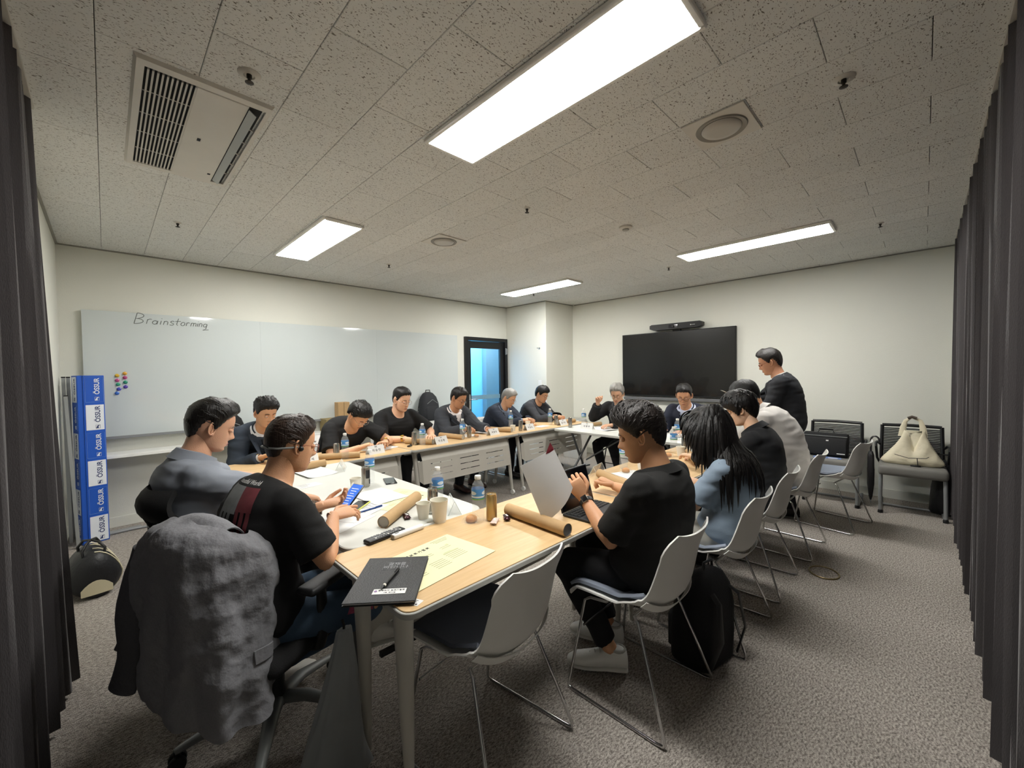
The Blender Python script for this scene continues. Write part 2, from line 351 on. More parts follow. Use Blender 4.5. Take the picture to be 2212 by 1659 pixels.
# ---- round diffusers in square plates
def diffuser(x, y, lab, r=.105):
    t = thing('air_diffuser', lab, 'air vent', (x, y, H), group='round ceiling diffusers')
    b = MB(); b.box((0, 0, -.004), (.30, .29, .008), bev=.002); b.build('square_plate', ACW, t, 20)
    b = MB(); b.lathe([(r+.004, -.008), (r, -.014), (r-.022, -.0085), (r-.022, -.0082)], 40, cap=False); b.build('outer_ring', mat('vent_ring', '#8d8980', .5), t, 60)
    b = MB(); b.lathe([(r-.004, -.0085), (.01, -.0086)], 40); b.build('dark_throat', mat('vent_throat', '#3f3c38', .8), t, 60)
    b = MB(); b.lathe([(.002, -.020), (r*.5, -.021), (r*.74, -.018), (r*.80, -.010)], 40); b.build('centre_disc', mat('vent_disc', '#b9b5ac', .35), t, 60)
diffuser(2.256, .735, 'larger-looking round ceiling air vent beside the nearest light panel', .115); diffuser(2.256, 3.14, 'smaller-looking round ceiling air vent left of the smoke detector', .115)
def sprinkler(x, y, lab, big=False):
    t = thing('sprinkler_head', lab, 'sprinkler', (x, y, H), group='ceiling sprinkler heads')
    b = MB(); r = .042 if big else .026; b.lathe([(r, 0), (r*.95, -.004), (r*.5, -.009), (r*.42, -.004)], 24); b.build('escutcheon', mat('sprinkler_plate', '#c9c5bc', .4), t, 50)
    b = MB(); b.lathe([(.010, -.004), (.010, -.018), (.006, -.02), (.006, -.032), (.016, -.034), (.016, -.036), (.003, -.04)], 14); b.build('deflector', mat('sprinkler_metal', '#3b3733', .4, .6), t, 40)
sprinkler(.45, 1.95, 'white sprinkler head beside the air conditioner', True); sprinkler(2.27, .25, 'sprinkler head at upper right, past the largest air vent', True)
sprinkler(4.71, .27, 'small dark sprinkler head right of the long light panel, near the right curtain'); sprinkler(2.27, 2.10, 'small dark sprinkler head in the middle of the ceiling'); sprinkler(2.27, 4.20, 'small sprinkler head between the left light panel and the whiteboard wall')
sprinkler(4.77, 2.14, 'small dark sprinkler head in front of the screen wall'); sprinkler(4.73, 4.26, 'small sprinkler head just beside the farthest light panel'); sprinkler(.44, 4.18, 'small dark sprinkler head in the ceiling near the left corner')
t = thing('smoke_detector', 'low round white smoke detector on the ceiling between the lights', 'smoke detector', (3.18, 1.80, H))
b = MB(); b.lathe([(.055, 0), (.055, -.012), (.046, -.02), (.001, -.022)], 32); b.build('housing', ACW, t, 40)
b = MB(); b.lathe([(.028, -.021), (.028, -.030), (.001, -.031)], 24); b.build('sensor_cap', mat('sensor_grey', '#a39f96', .5), t, 40)
# ---- curtains: pleated surfaces along the window walls
CURT = mat('charcoal_curtain', '#3b3738', .9, sheen=.3, var=(60, .12), bump=(500, .25), stretch=(1, 1, .2))
def curtain(name, P0, P1, inward, n_fold, label, z0=.05, z1=2.64, amp=.05, flare=.0, hook=True):
    P0, P1, inward = map(lambda a: np.array(a, float), (P0, P1, inward)); L_ = np.linalg.norm(P1-P0); nu = n_fold*8+1; nz = 16
    G = np.zeros((nz, nu, 3)); u = np.linspace(0, 1, nu); d = (P1-P0)/L_
    ph = u*n_fold*2*pi; irr = .35*np.sin(u*n_fold*.9)+.3*np.sin(u*n_fold*2.3+1)
    for a in range(nz):
        v = a/(nz-1); z = z1+(z0-z1)*v
        am = amp*(.55+.45*v)*(1+.35*irr)
        off = am*np.sin(ph+.8*irr+.25*v*np.sin(u*13)) + .010*np.sin(2.7*ph+v*2)
        sh = .010*np.cos(ph+.5)
        off = off + flare*v*np.exp(-(1-u)*18)
        for k in range(3): G[a, :, k] = P0[k]+(u*L_+sh*v)*d[k]+(.055+off)*inward[k]
        G[a, :, 2] = z
    t = thing(name, label, 'curtain', (0, 0, 0))
    b = MB(); b.sheet(G, .003); b.build('pleated_cloth', CURT, t, 80)
    b = MB(); c0 = (P0+P1)/2; b.box((c0[0]+inward[0]*.06, c0[1]+inward[1]*.06, H-.012), (abs(P1-P0)[0]+.05, abs(P1-P0)[1]+.05, .022)); b.build('curtain_rail', mat('rail_white', '#bdb9b0', .4), t, 0)
curtain('curtain', (X0+.01, .1, 0), (X0+.01, 2.80, 0), (1, 0, 0), 22, 'charcoal pleated curtain on the left wall at the left picture edge', amp=.042, flare=.085, z0=.02)
curtain('curtain', (.15, Y0+.01, 0), (5.93, Y0+.01, 0), (0, 1, 0), 46, 'long charcoal pleated curtain along the right wall', amp=.042)
# ---- whiteboard
BX0, BX1, BZ0, BZ1 = -.143, 4.17, .885, 2.085
t = thing('whiteboard', 'long frameless glass whiteboard with faint handwriting on the back wall', 'whiteboard', (0, 0, 0))
BOARD = mat('glass_board', '#cdd4d3', .06, coat=.6, var=(1.2, .01))
for xa, xb in ((BX0, 1.30), (1.3004, 2.74), (2.7404, BX1)):
    b = MB(); b.box(((xa+xb)/2, 5.485, (BZ0+BZ1)/2), (xb-xa, .014, BZ1-BZ0), bev=.0002); b.build('glass_panel', BOARD, t, 20)
b = MB(); b.box(((BX0+BX1)/2, 5.505, (BZ0+BZ1)/2), (BX1-BX0-.06, .03, BZ1-BZ0-.06)); b.build('backing_frame', GREYP, t, 0)
b = MB(); b.box(((BX0+BX1)/2, 5.463, BZ0-.014), (BX1-BX0, .075, .010), bev=.003); b.box(((BX0+BX1)/2, 5.427, BZ0-.006), (BX1-BX0, .006, .026), bev=.002); b.build('pen_tray', STEELG, t, 30)
# handwriting "Brainstorming" as thin marker strokes
MARK = mat('marker_grey', '#6d726f', .8)
b = MB()
def stroke(pts, r=.0028):
    P = [(x, 5.4765, z) for x, z in pts]; b.tube(P, r, 4, flat=1)
def arc(cx, cz, rx, rz, a0, a1, n=8): return [(cx+rx*cos(radians(a0+(a1-a0)*k/n)), cz+rz*sin(radians(a0+(a1-a0)*k/n))) for k in range(n+1)]
zb = 1.985; sl = .25
def S(pts): return [(x+sl*(z-zb), z) for x, z in pts]
stroke(S([(.215, zb-.005), (.215, zb+.10)])); stroke(S(arc(.215, zb+.075, .055, .027, 90, -90)+arc(.215, zb+.022, .062, .026, 90, -90)[1:]))
x = .305
stroke(S([(x, zb), (x, zb+.045)])); stroke(S(arc(x+.02, zb+.03, .02, .018, 160, 60)))
stroke(S(arc(x+.06, zb+.018, .018, .018, 0, 360, 12))); stroke(S([(x+.08, zb+.035), (x+.08, zb)]))
stroke(S([(x+.105, zb), (x+.105, zb+.038)])); stroke(S([(x+.104, zb+.058), (x+.106, zb+.062)]))
stroke(S([(x+.13, zb), (x+.13, zb+.036)]+arc(x+.145, zb+.022, .015, .015, 160, 0)+[(x+.16, zb)]))
stroke(S(arc(x+.195, zb+.032, .014, .010, 30, 200)+arc(x+.192, zb+.010, .016, .011, 80, -150)))
stroke(S([(x+.235, zb+.07), (x+.232, zb+.01), (x+.245, zb)])); stroke(S([(x+.215, zb+.042), (x+.26, zb+.045)]))
stroke(S(arc(x+.282, zb+.018, .016, .018, 0, 360, 12)))
stroke(S([(x+.312, zb), (x+.312, zb+.034)]+arc(x+.325, zb+.022, .013, .014, 160, 40)))
stroke(S([(x+.35, zb), (x+.35, zb+.034)]+arc(x+.361, zb+.022, .010, .013, 160, 0)+[(x+.371, zb)]+arc(x+.381, zb+.022, .010, .013, 160, 0)+[(x+.391, zb)]))
stroke(S([(x+.405, zb), (x+.405, zb+.034)])); stroke(S([(x+.404, zb+.052), (x+.406, zb+.055)]))
stroke(S([(x+.42, zb), (x+.42, zb+.034)]+arc(x+.431, zb+.022, .011, .013, 160, 0)+[(x+.442, zb)]))
stroke(S(arc(x+.47, zb+.016, .015, .017, 0, 360, 12))); stroke(S([(x+.486, zb+.03), (x+.484, zb-.02), (x+.46, zb-.035), (x+.51, zb-.028)]))
b.build('handwriting', MARK, t, 0)
mc = ['#d8b13c', '#d6a23c', '#c0508a', '#b0487c', '#3fa583', '#2f9577', '#4d4fb4', '#5b43a6', '#3a6cc0']; mn = ['yellow', 'orange yellow', 'pink', 'magenta', 'pale green', 'deep green', 'indigo', 'violet', 'blue']
mpos = [(.08, 1.47), (.135, 1.49), (.08, 1.425), (.135, 1.45), (.085, 1.385), (.137, 1.405), (.09, 1.34), (.137, 1.36), (.075, 1.30)]
where = ['top left of the cluster', 'top right of the cluster', 'second in the left column', 'second in the right column', 'third in the left column', 'third in the right column', 'fourth in the left column', 'lowest in the right column', 'lowest of all in the cluster']
for (x, z), c, nme, wh in zip(mpos, mc, mn, where):
    tg = thing('magnet', f'{nme} round magnet on the whiteboard, {wh}', 'magnet', (x, 5.478, z), group='round magnets on the whiteboard')
    m_ = mat('magnet_'+nme.replace(' ', '_'), c, .25, coat=.5)
    b = MB(); b.lathe([(.017, 0), (.017, .004), (.013, .007), (.006, .009), (.006, .011), (.0095, .017), (.008, .020), (.001, .0205)], 18, R=RX(pi/2)); b.build('magnet_body', m_, tg, 50)
# ---- wall ledge under the board
b = MB(); b.box((2.08, 5.37, .72), (4.2, .27, .03), bev=.003); o = b.build('wall_shelf', WHITEP, None, 30); tag(o, 'long white shelf below the whiteboard with bags on it', 'shelf')
# ---- hook and switch on the column, screen, video bar
t = thing('coat_hook', 'small metal coat hook high on the corner column', 'hook', (5.35, 4.70, 1.87))
b = MB(); b.lathe([(.016, 0), (.016, .006), (.008, .01)], 16, R=RY(-pi/2)); b.build('rose', CHROME, t); b = MB(); b.tube([(-.005, 0, 0), (-.05, 0, 0), (-.055, 0, -.004), (-.06, 0, .01)], .006, 10); b.build('peg', CHROME, t)
t = thing('light_switch', 'white light switch low on the corner column', 'switch', (5.35, 4.69, 1.26))
b = MB(); b.box((-.005, 0, 0), (.010, .075, .115), bev=.003); b.build('plate', WHITEP, t, 30); b = MB(); b.box((-.012, 0, 0), (.006, .035, .06), bev=.002); b.build('rocker', WHITEP, t, 30)
t = thing('television', 'large black wall mounted television screen', 'television', (6.07, 2.645, 1.545), 0)
b = MB(); b.box((0, 0, 0), (.045, 1.71, .99), bev=.004); b.build('housing', BLACK, t, 30)
b = MB(); b.box((-.0235, 0, .005), (.003, 1.685, .955)); b.build('screen', mat('dark_screen', '#0b0b0b', .22, coat=.2, var=(2, .05)), t, 0)
b = MB(); b.box((-.015, 0, -.53), (.05, 1.66, .045), bev=.006); b.build('speaker_strip', mat('speaker_strip_grey', '#6f7072', .5, .3), t, 30)
t = thing('video_bar', 'black video conference camera bar above the television', 'camera', (6.03, 2.60, 2.105))
b = MB(); pr = [(-.39, .030), (-.36, .045), (.36, .045), (.39, .030), (.39, -.018), (.33, -.042), (-.33, -.042), (-.39, -.018)]
b.rings([np.array([(xx, y, z) for y, z in pr]) for xx in (-.05, .05)]); b.build('housing', BLACK, t, 20)
b = MB(); b.box((-.052, .02, .0), (.008, .14, .05), bev=.004); b.build('camera_window', mat('lens_gloss', '#17131f', .1, coat=.8), t, 30)
b = MB(); b.lathe([(.016, 0), (.016, .012), (.011, .014)], 18, c=(-.055, .02, 0), R=RY(-pi/2)); b.build('lens', BLACK, t)
b = MB(); b.box((-.052, -.27, 0), (.004, .05, .004)); b.box((-.052, -.235, 0), (.004, .012, .014)); b.build('brand_mark', WHITEP, t, 0)
b = MB(); b.box((.03, 0, -.05), (.03, .12, .03)); b.build('bracket', BLACK, t, 0)
# floor box
t = thing('floor_box', 'oval brass rimmed floor outlet box set in the carpet', 'floor outlet', (3.545, .485, 0), .2)
b = MB(); a = np.linspace(0, 2*pi, 33); b.tube([(.10*cos(q), .085*sin(q), .004) for q in a], .006, 8, cap=False); b.build('brass_rim', mat('aged_brass', '#8f7f5e', .35, .8), t, 60)
b = MB(); b.lathe([(.094, .0), (.094, .003), (.001, .003)], 32, R=np.diag([1, .82, 1])); b.build('carpet_lid', CARPET, t, 60)
# ------------------------------------------------------------ furniture
def m_wood():
    m = bpy.data.materials.new('light_oak_laminate'); m.use_nodes = True; nt = m.node_tree; b = nt.nodes['Principled BSDF']; L = nt.links.new
    tc = nt.nodes.new('ShaderNodeTexCoord'); mp = nt.nodes.new('ShaderNodeMapping'); mp.inputs['Scale'].default_value = (2.2, 26, 4); L(tc.outputs['Object'], mp.inputs[0])
    n = nt.nodes.new('ShaderNodeTexNoise'); n.inputs['Scale'].default_value = 1.6; n.inputs['Detail'].default_value = 8; n.inputs['Distortion'].default_value = .6; L(mp.outputs[0], n.inputs[0])
    mp2 = nt.nodes.new('ShaderNodeMapping'); mp2.inputs['Scale'].default_value = (12, 160, 4); L(tc.outputs['Object'], mp2.inputs[0])
    n2 = nt.nodes.new('ShaderNodeTexNoise'); n2.inputs['Scale'].default_value = 1; n2.inputs['Detail'].default_value = 3; L(mp2.outputs[0], n2.inputs[0])
    cr = nt.nodes.new('ShaderNodeValToRGB'); cr.color_ramp.elements[0].position = .3; cr.color_ramp.elements[1].position = .7; cr.color_ramp.elements[0].color = C('#cba878'); cr.color_ramp.elements[1].color = C('#d8b98b')
    L(n.outputs[0], cr.inputs[0]); mx = nt.nodes.new('ShaderNodeMix'); mx.data_type = 'RGBA'; mx.blend_type = 'MULTIPLY'; mx.inputs[0].default_value = .12
    L(cr.outputs[0], mx.inputs[6]); L(n2.outputs[0], mx.inputs[7]); L(mx.outputs[2], b.inputs['Base Color']); b.inputs['Roughness'].default_value = .42
    return m
WOOD = m_wood(); EDGE = mat('grey_table_edge', '#a9a9a4', .5); LEGW = mat('warm_grey_table_leg', '#b5b2a9', .45); WTOP = mat('white_laminate', '#cdcec7', .4)
PANELM = mat('modesty_panel_steel', '#c3bfb5', .5, .1); FOLDG = mat('folding_leg_grey', '#67696a', .4, .4)
TH = .72
def panel_mesh(w_, h_):
    """pressed steel modesty panel: bent sheet pierced by 3 x 3 long slots, local x along, z down from 0"""
    b = MB(); cols = [(-.42, -.20), (-.11, .11), (.20, .42)]; xs = [-w_/2]; 
    for a, c in cols: xs += [a*w_, c*w_]
    xs.append(w_/2); rows = [.42, .60, .78]; zs = [0, -h_*.30]
    for r_ in rows: zs += [-h_*r_, -h_*r_-.008]
    zs.append(-h_)
    yz = lambda z: 0 if z > -h_*.30 else -.012-(abs(z)-h_*.3)*.10
    yy = [0.03 if k == 0 else yz(z)-.012 for k, z in enumerate(zs)]
    for i in range(len(xs)-1):
        for j in range(len(zs)-1):
            slot = (i in (1, 3, 5)) and (j in (2, 4, 6))
            if slot: continue
            q = [(xs[i], yy[j], zs[j]), (xs[i+1], yy[j], zs[j]), (xs[i+1], yy[j+1], zs[j+1]), (xs[i], yy[j+1], zs[j+1])]
            V = q+[(x, y+.0025, z) for x, y, z in q]; b.add(V, [(0, 1, 2, 3), (7, 6, 5, 4), (0, 4, 5, 1), (1, 5, 6, 2), (2, 6, 7, 3), (3, 7, 4, 0)])
    # side wings folded back
    for s_ in (-1, 1):
        b.add([(s_*w_/2, yy[1], zs[1]), (s_*(w_/2+.03), yy[1]+.03, zs[1]-.02), (s_*(w_/2+.03), yy[-1]+.03, zs[-1]+.03), (s_*w_/2, yy[-1], zs[-1])], [(0, 1, 2, 3) if s_ > 0 else (3, 2, 1, 0)])
    return b
def wood_top(t, w_, d_):
    b = MB(); slab(b, w_, d_, .020, .045, TH-.004, e=.002); b.build('edge_band', EDGE, t, 40)
    b = MB(); slab(b, w_-.016, d_-.016, .006, .038, TH, e=.001); b.build('tabletop', WOOD, t, 40)
def near_table(x0, y0, w_, d_, lab):
    t = thing('table', lab, 'table', (x0+w_/2, y0+d_/2, 0), 0, 'wood-topped tables with tapered legs along the right')
    wood_top(t, w_, d_)
    for sx in (-1, 1):
        for sy in (-1, 1):
            b = MB(); x, y = sx*(w_/2-.058), (-(d_/2-.115) if sy < 0 else d_/2-.165); b.tube([(x, y, TH-.024), (x, y, .60), (x-sx*.006, y, .3), (x-sx*.012, y, 0)], [.035, .031, .023, .012], 18); b.build('leg', LEGW, t, 60)
            b = MB(); b.lathe([(.05, TH-.034), (.052, TH-.024)], 16, c=(x, y, 0)); b.build('leg_plate', LEGW, t, 60)
    b = MB(); b.box((0, d_/2-.10, TH-.05), (w_-.22, .03, .05), bev=.004); b.box((0, -d_/2+.10, TH-.05), (w_-.22, .03, .05), bev=.004); b.build('under_beam', LEGW, t, 30)
    b = panel_mesh(w_-.30, .34); o = b.build('modesty_panel', PANELM, t, 25); o.location = (0, d_/2-.06, TH-.09); o.rotation_euler = (0, 0, pi)
    b = MB(); b.box((0, d_/2-.075, .275), (w_-.34, .02, .02)); b.build('lower_bar', BLACK, t, 0)
    return t
near1 = near_table(.607, 1.07, 1.44, .585, 'nearest wood-topped table with the black folder on its corner')
near_table(2.052, 1.07, 1.44, .585, 'second wood-topped table on the right row, in front of the black T-shirt man')
near_table(3.497, 1.07, 1.30, .585, 'third wood-topped table on the right row, nearest the standing man')
b = MB(); b.box((0, 0, .0005), (.05, .034, .001)); lab = b.build('asset_sticker', PAPER, near1, 0); lab.location = (-.66, -.24, TH); lab.rotation_euler = (0, 0, -1.2)
b = MB()
for k in range(3): b.box((-.004+.001*k, .009-.008*k, .0014), (.03-.004*k, .002, .0004))
b.box((.016, -.010, .0014), (.006, .006, .0004)); o = b.build('sticker_print', INK, near1, 0); o.location = (-.66, -.24, TH); o.rotation_euler = (0, 0, -1.2)

def far_table(x0, w_, lab):
    t = thing('table', lab, 'table', (x0+w_/2, 3.70, 0), 0, 'wood-topped wheeled tables in front of the whiteboard')
    wood_top(t, w_, .60)
    for sx in (-1, 1):
        x = sx*(w_/2-.09)
        b = MB(); b.tube([(x, -.16, .66), (x, -.20, .45), (x, -.25, .06)], [.024, .022, .018], 12); b.build('leg', LEGW, t, 50)
        b = MB(); b.tube([(x, .14, .66), (x, .19, .40), (x, .25, .06)], [.024, .022, .018], 12); b.build('leg', LEGW, t, 50)
        b = MB(); b.box((x, 0, .675), (.05, .40, .04), bev=.008); b.build('top_bracket', LEGW, t, 40)
        for y in (-.26, .26):
            b = MB(); b.lathe([(.012, -.012), (.028, -.012), (.030, -.006), (.030, .006), (.028, .012), (.012, .012)], 20, c=(x, y, .03), R=RY(pi/2)); b.build('caster', WHITEP, t, 50)
    b = MB(); b.box((0, .05, .63), (w_-.2, .03, .04), bev=.004); b.build('under_beam', LEGW, t, 30)
    b = panel_mesh(w_-.26, .33); o = b.build('modesty_panel', PANELM, t, 25); o.location = (0, -.215, .69)
    return t
far_table(.607, 1.44, 'left wood-topped wheeled table under the navy suit man and the bent-over man')
far_table(2.052, 1.44, 'middle wood-topped wheeled table whose pierced panel shows fully')
far_table(3.497, 1.44, 'right wood-topped wheeled table beside the far white table')
# white table between the rows
t = thing('table', 'white table joining the left and right rows, with papers and cups', 'table', (1.045, 2.52, 0))
b = MB(); slab(b, .735, 1.76, .024, .07, TH+.001, e=.004); b.build('tabletop', WTOP, t, 40)
b = MB(); b.box((0, 0, .67), (.60, 1.55, .04), bev=.01); b.build('under_frame', FOLDG, t, 30)
for sx in (-1, 1):
    for sy in (-1, 1):
        b = MB(); b.tube([(sx*.27, sy*.70, .66), (sx*.29, sy*.74, 0)], [.02, .016], 12); b.build('leg', FOLDG, t, 50)
# far white folding table
t = thing('table', 'white folding table with dark legs in front of the television', 'table', (4.36, 2.50, 0), radians(-1.5))
b = MB(); slab(b, .62, 1.70, .03, .035, TH, e=.005); b.build('tabletop', WTOP, t, 40)
for sy in (-1, 1):
    for k, (a, c) in enumerate((((-.22, .62, .68), (.26, .72, .0)), ((.22, .60, .68), (-.26, .70, .0)))):
        b = MB(); b.tube([(a[0], sy*a[1], a[2]), ((a[0]+c[0])/2+(.02 if k else -.02), sy*(a[1]+c[1])/2, .36), (c[0], sy*c[1], c[2])], .014, 10); b.build('leg', FOLDG, t, 50)
    b = MB(); b.tube([(-.20, sy*.66, .20), (.20, sy*.66, .20)], .010, 8); b.build('cross_bar', FOLDG, t, 50)
b = MB(); b.tube([(-.05, -.6, .30), (0, 0, .66), (.05, .6, .30)], .010, 8); b.build('brace', FOLDG, t, 50)

# ---- sled chair
SHELL = mat('warm_white_shell', '#dcdbd6', .5, var=(8, .02), bump=(900, .06)); PAD = mat('blue_grey_seat_pad', '#949dac', .9, bump=(900, .35)); PADD = mat('dark_slate_seat_pad', '#474b55', .85, bump=(900, .35))
def shell_grid(nu=17, nv=29, off=0.0, v0=0, v1=1, wk=1.0):
    prof = np.array([(.235, .420), (.225, .448), (.17, .455), (.08, .450), (-.03, .440), (-.12, .436), (-.175, .452), (-.208, .50), (-.222, .57), (-.230, .63), (-.242, .69), (-.260, .742), (-.282, .782)])
    s_ = np.r_[0, np.cumsum(np.linalg.norm(np.diff(prof, axis=0), axis=1))]; s_ /= s_[-1]
    vs = np.linspace(v0, v1, nv); px = np.interp(vs, s_, prof[:, 0]); pz = np.interp(vs, s_, prof[:, 1])
    k = np.array([1, 2, 1])/4
    for _ in range(2): px[1:-1] = np.convolve(px, k, 'valid'); pz[1:-1] = np.convolve(pz, k, 'valid')
    wid = np.interp(vs, [0, .04, .15, .38, .52, .62, .8, .93, .975, 1], [.40, .435, .455, .465, .455, .43, .42, .41, .38, .30])*wk
    tx = np.gradient(px, vs); tz = np.gradient(pz, vs); ln = np.hypot(tx, tz); nx, nzz = tz/ln, -tx/ln     # normal towards sitter
    nx, nzz = np.where(nzz < 0, -nx, nx), np.abs(nzz)
    nx = tz/ln; nzz = -tx/ln
    lift = np.interp(vs, [0, .1, .35, .5, .62, .8, 1], [-.012, .012, .035, .075, .07, .045, .03])
    us = np.linspace(-1, 1, nu); G = np.zeros((nv, nu, 3))
    for i in range(nv):
        cv = lift[i]*np.abs(us)**2.6
        G[i, :, 0] = px[i]+nx[i]*(cv+off); G[i, :, 2] = pz[i]+nzz[i]*(cv+off); G[i, :, 1] = us*wid[i]/2*(1-.06*np.abs(us)**3*(lift[i] > .04))
    return G
def make_sled(name, lab, cat='chair', pad=PAD, group='white shell chairs on chrome sled frames'):
    t = thing(name, lab, cat, group=group)
    b = MB(); b.sheet(shell_grid(), .007); b.build('shell', SHELL, t, 60)
    b = MB(); G = shell_grid(15, 14, .016, .025, .50, .90); b.sheet(G, .013); b.build('seat_pad', pad, t, 70)
    b = MB(); G = shell_grid(17, 4, -.012, .545, .60, 1.012); b.sheet(G, .003); b.build('moulded_band', SHELL, t, 60)
    for s_ in (-1, 1):
        b = MB(); b.tube([(.06, s_*.165, .424), (.13, s_*.185, .425), (.155, s_*.192, .41), (.215, s_*.238, .03), (.215, s_*.242, .012), (.19, s_*.243, .0075), (-.20, s_*.243, .0075), (-.232, s_*.242, .012), (-.235, s_*.24, .03), (-.095, s_*.178, .40), (-.07, s_*.165, .415)], .0065, 8); b.build('sled_frame', CHROME, t, 60)
    b = MB(); b.tube([(.155, -.205, .30), (.165, 0, .295), (.155, .205, .30)], .005, 8); b.build('cross_bar', CHROME, t, 60)
    b = MB(); b.tube([(.06, -.165, .424), (.06, .165, .424)], .006, 8); b.tube([(-.07, -.165, .415), (-.07, .165, .415)], .006, 8); b.build('under_seat_bar', CHROME, t, 60)
    return t
SL = [('empty white shell chair with a dark seat tucked at the nearest table corner', 1.02, 1.185, 97, 'd'),
      ('white shell chair under the man in the black T-shirt with the paper', 1.70, .915, 90, ''),
      ('white shell chair under the long-haired woman in blue', 2.43, .84, 90, ''),
      ('white shell chair under the short-haired woman in black', 3.12, .84, 90, ''),
      ('white shell chair under the seated man in the white shirt', 3.92, .80, 88, ''),
      ('empty white shell chair with blue-grey seat beside the standing man', 4.78, .60, 80, ''),
      ('white shell chair under the navy suit man with the combed-back hair', 1.02, 4.42, -90, ''),
      ('white shell chair under the man bending over his writing', 1.74, 4.44, -88, ''),
      ('white shell chair under the man in the black polo shirt', 2.42, 4.46, -92, ''),
      ('white shell chair under the man in the grey suit', 3.16, 4.44, -90, ''),
      ('empty white shell chair whose back shows left of the silver-haired man', 3.71, 4.22, -86, ''),
      ('white shell chair under the silver-haired man in the navy jacket', 4.10, 4.46, -90, ''),
      ('white shell chair under the man in the charcoal jacket by the column', 4.72, 4.44, -90, '')]
def feq(a, b): return abs(a-b) < 1e-9
proto = proto_d = None
for lab, x, y, rz, kd in SL:
    if kd == 'd': o = make_sled('shell_chair', lab, pad=PADD); proto_d = o
    elif proto is None: o = proto = make_sled('shell_chair', lab)
    else: o = copy_tree(proto); o['label'] = lab
    o.location = (x, y, 0); o.rotation_euler = (0, 0, radians(rz))
# black wire chairs for the two men at the screen
def wire_chair(x, y, rz, lab):
    t = thing('black_chair', lab, 'chair', (x, y, 0), radians(rz), 'black chairs in front of the television')
    b = MB(); b.sheet(shell_grid(11, 20, 0, .02, .5, .92), .02); b.build('seat', BLACK, t, 60); b = MB(); b.sheet(shell_grid(11, 14, 0, .62, .97, .9), .012); b.build('backrest', BLACK, t, 60)
    for s_ in (-1, 1):
        b = MB(); b.tube([(.15, s_*.17, .43), (.21, s_*.22, 0)], .008, 8); b.build('leg', BLKMETAL, t); b = MB(); b.tube([(-.292+.05, s_*.17, .82), (-.2, s_*.175, .44), (-.23, s_*.22, 0)], .008, 8); b.build('leg', BLKMETAL, t)
    b = MB(); b.tube([(.19, -.205, .2), (.19, .205, .2)], .006, 8); b.tube([(-.22, -.205, .2), (-.22, .205, .2)], .006, 8); b.build('cross_bar', BLKMETAL, t)
wire_chair(5.02, 2.90, 180, 'black chair under the grey-haired man with the raised hand'); wire_chair(5.05, 1.98, 180, 'black chair under the man with black glasses in front of the television')

# ---- visitor chairs by the screen wall
VSEAT = mat('grey_vinyl_seat', '#76746f', .55, bump=(400, .1)); 
def visitor(x, y, rz, lab):
    t = thing('visitor_chair', lab, 'chair', (x, y, 0), radians(rz), 'grey upholstered visitor chairs')
    b = MB(); b.box((0, 0, .43), (.47, .49, .10), bev=.03, seg=3); b.build('seat', VSEAT, t, 60)
    bm_ = mat('black_mesh_back', '#1b1b1c', .6)
    b = MB(); 
    for s_ in (-1, 1): b.tube([(-.20, s_*.225, .42), (-.225, s_*.228, .50), (-.27, s_*.222, .83)], .016, 8)
    b.tube([(-.27, -.222, .83), (-.285, 0, .835), (-.27, .222, .83)], .016, 8); b.tube([(-.225, -.225, .50), (-.24, 0, .50), (-.225, .225, .50)], .014, 8); b.build('back_frame', BLKMETAL, t)
    for k in range(17):
        z = .525+k*.017; x_ = -.227-.043*(z-.5)/.33; b = MB(); b.tube([(x_, -.21, z), (x_-.014, 0, z), (x_, .21, z)], .0072, 6); b.build('back_slat', bm_, t)
    for s_ in (-1, 1):
        b = MB(); b.tube([(.19, s_*.222, .40), (.205, s_*.225, .20), (.215, s_*.225, .035), (.19, s_*.225, .016), (-.18, s_*.225, .016), (-.24, s_*.225, .05)], .0155, 10); b.build('leg_frame', STEELG, t)
        b = MB(); b.lathe([(.02, 0), (.02, .022), (.016, .03)], 12, c=(.215, s_*.225, 0)); b.build('glide', BLACK, t)
        b = MB(); b.tube([(-.24, s_*.235, .62), (-.20, s_*.262, .655), (-.10, s_*.268, .655), (-.07, s_*.266, .62), (-.09, s_*.258, .50), (-.12, s_*.24, .45)], .011, 8); b.build('arm_loop', BLKMETAL, t)
    b = MB(); b.tube([(-.10, -.225, .016), (-.10, .225, .016)], .012, 8); b.build('floor_bar', STEELG, t)
visitor(5.66, .08, 182, 'grey visitor chair holding the cream shoulder bag, beside the right curtain'); visitor(5.66, .70, 180, 'grey visitor chair holding the black briefcase')

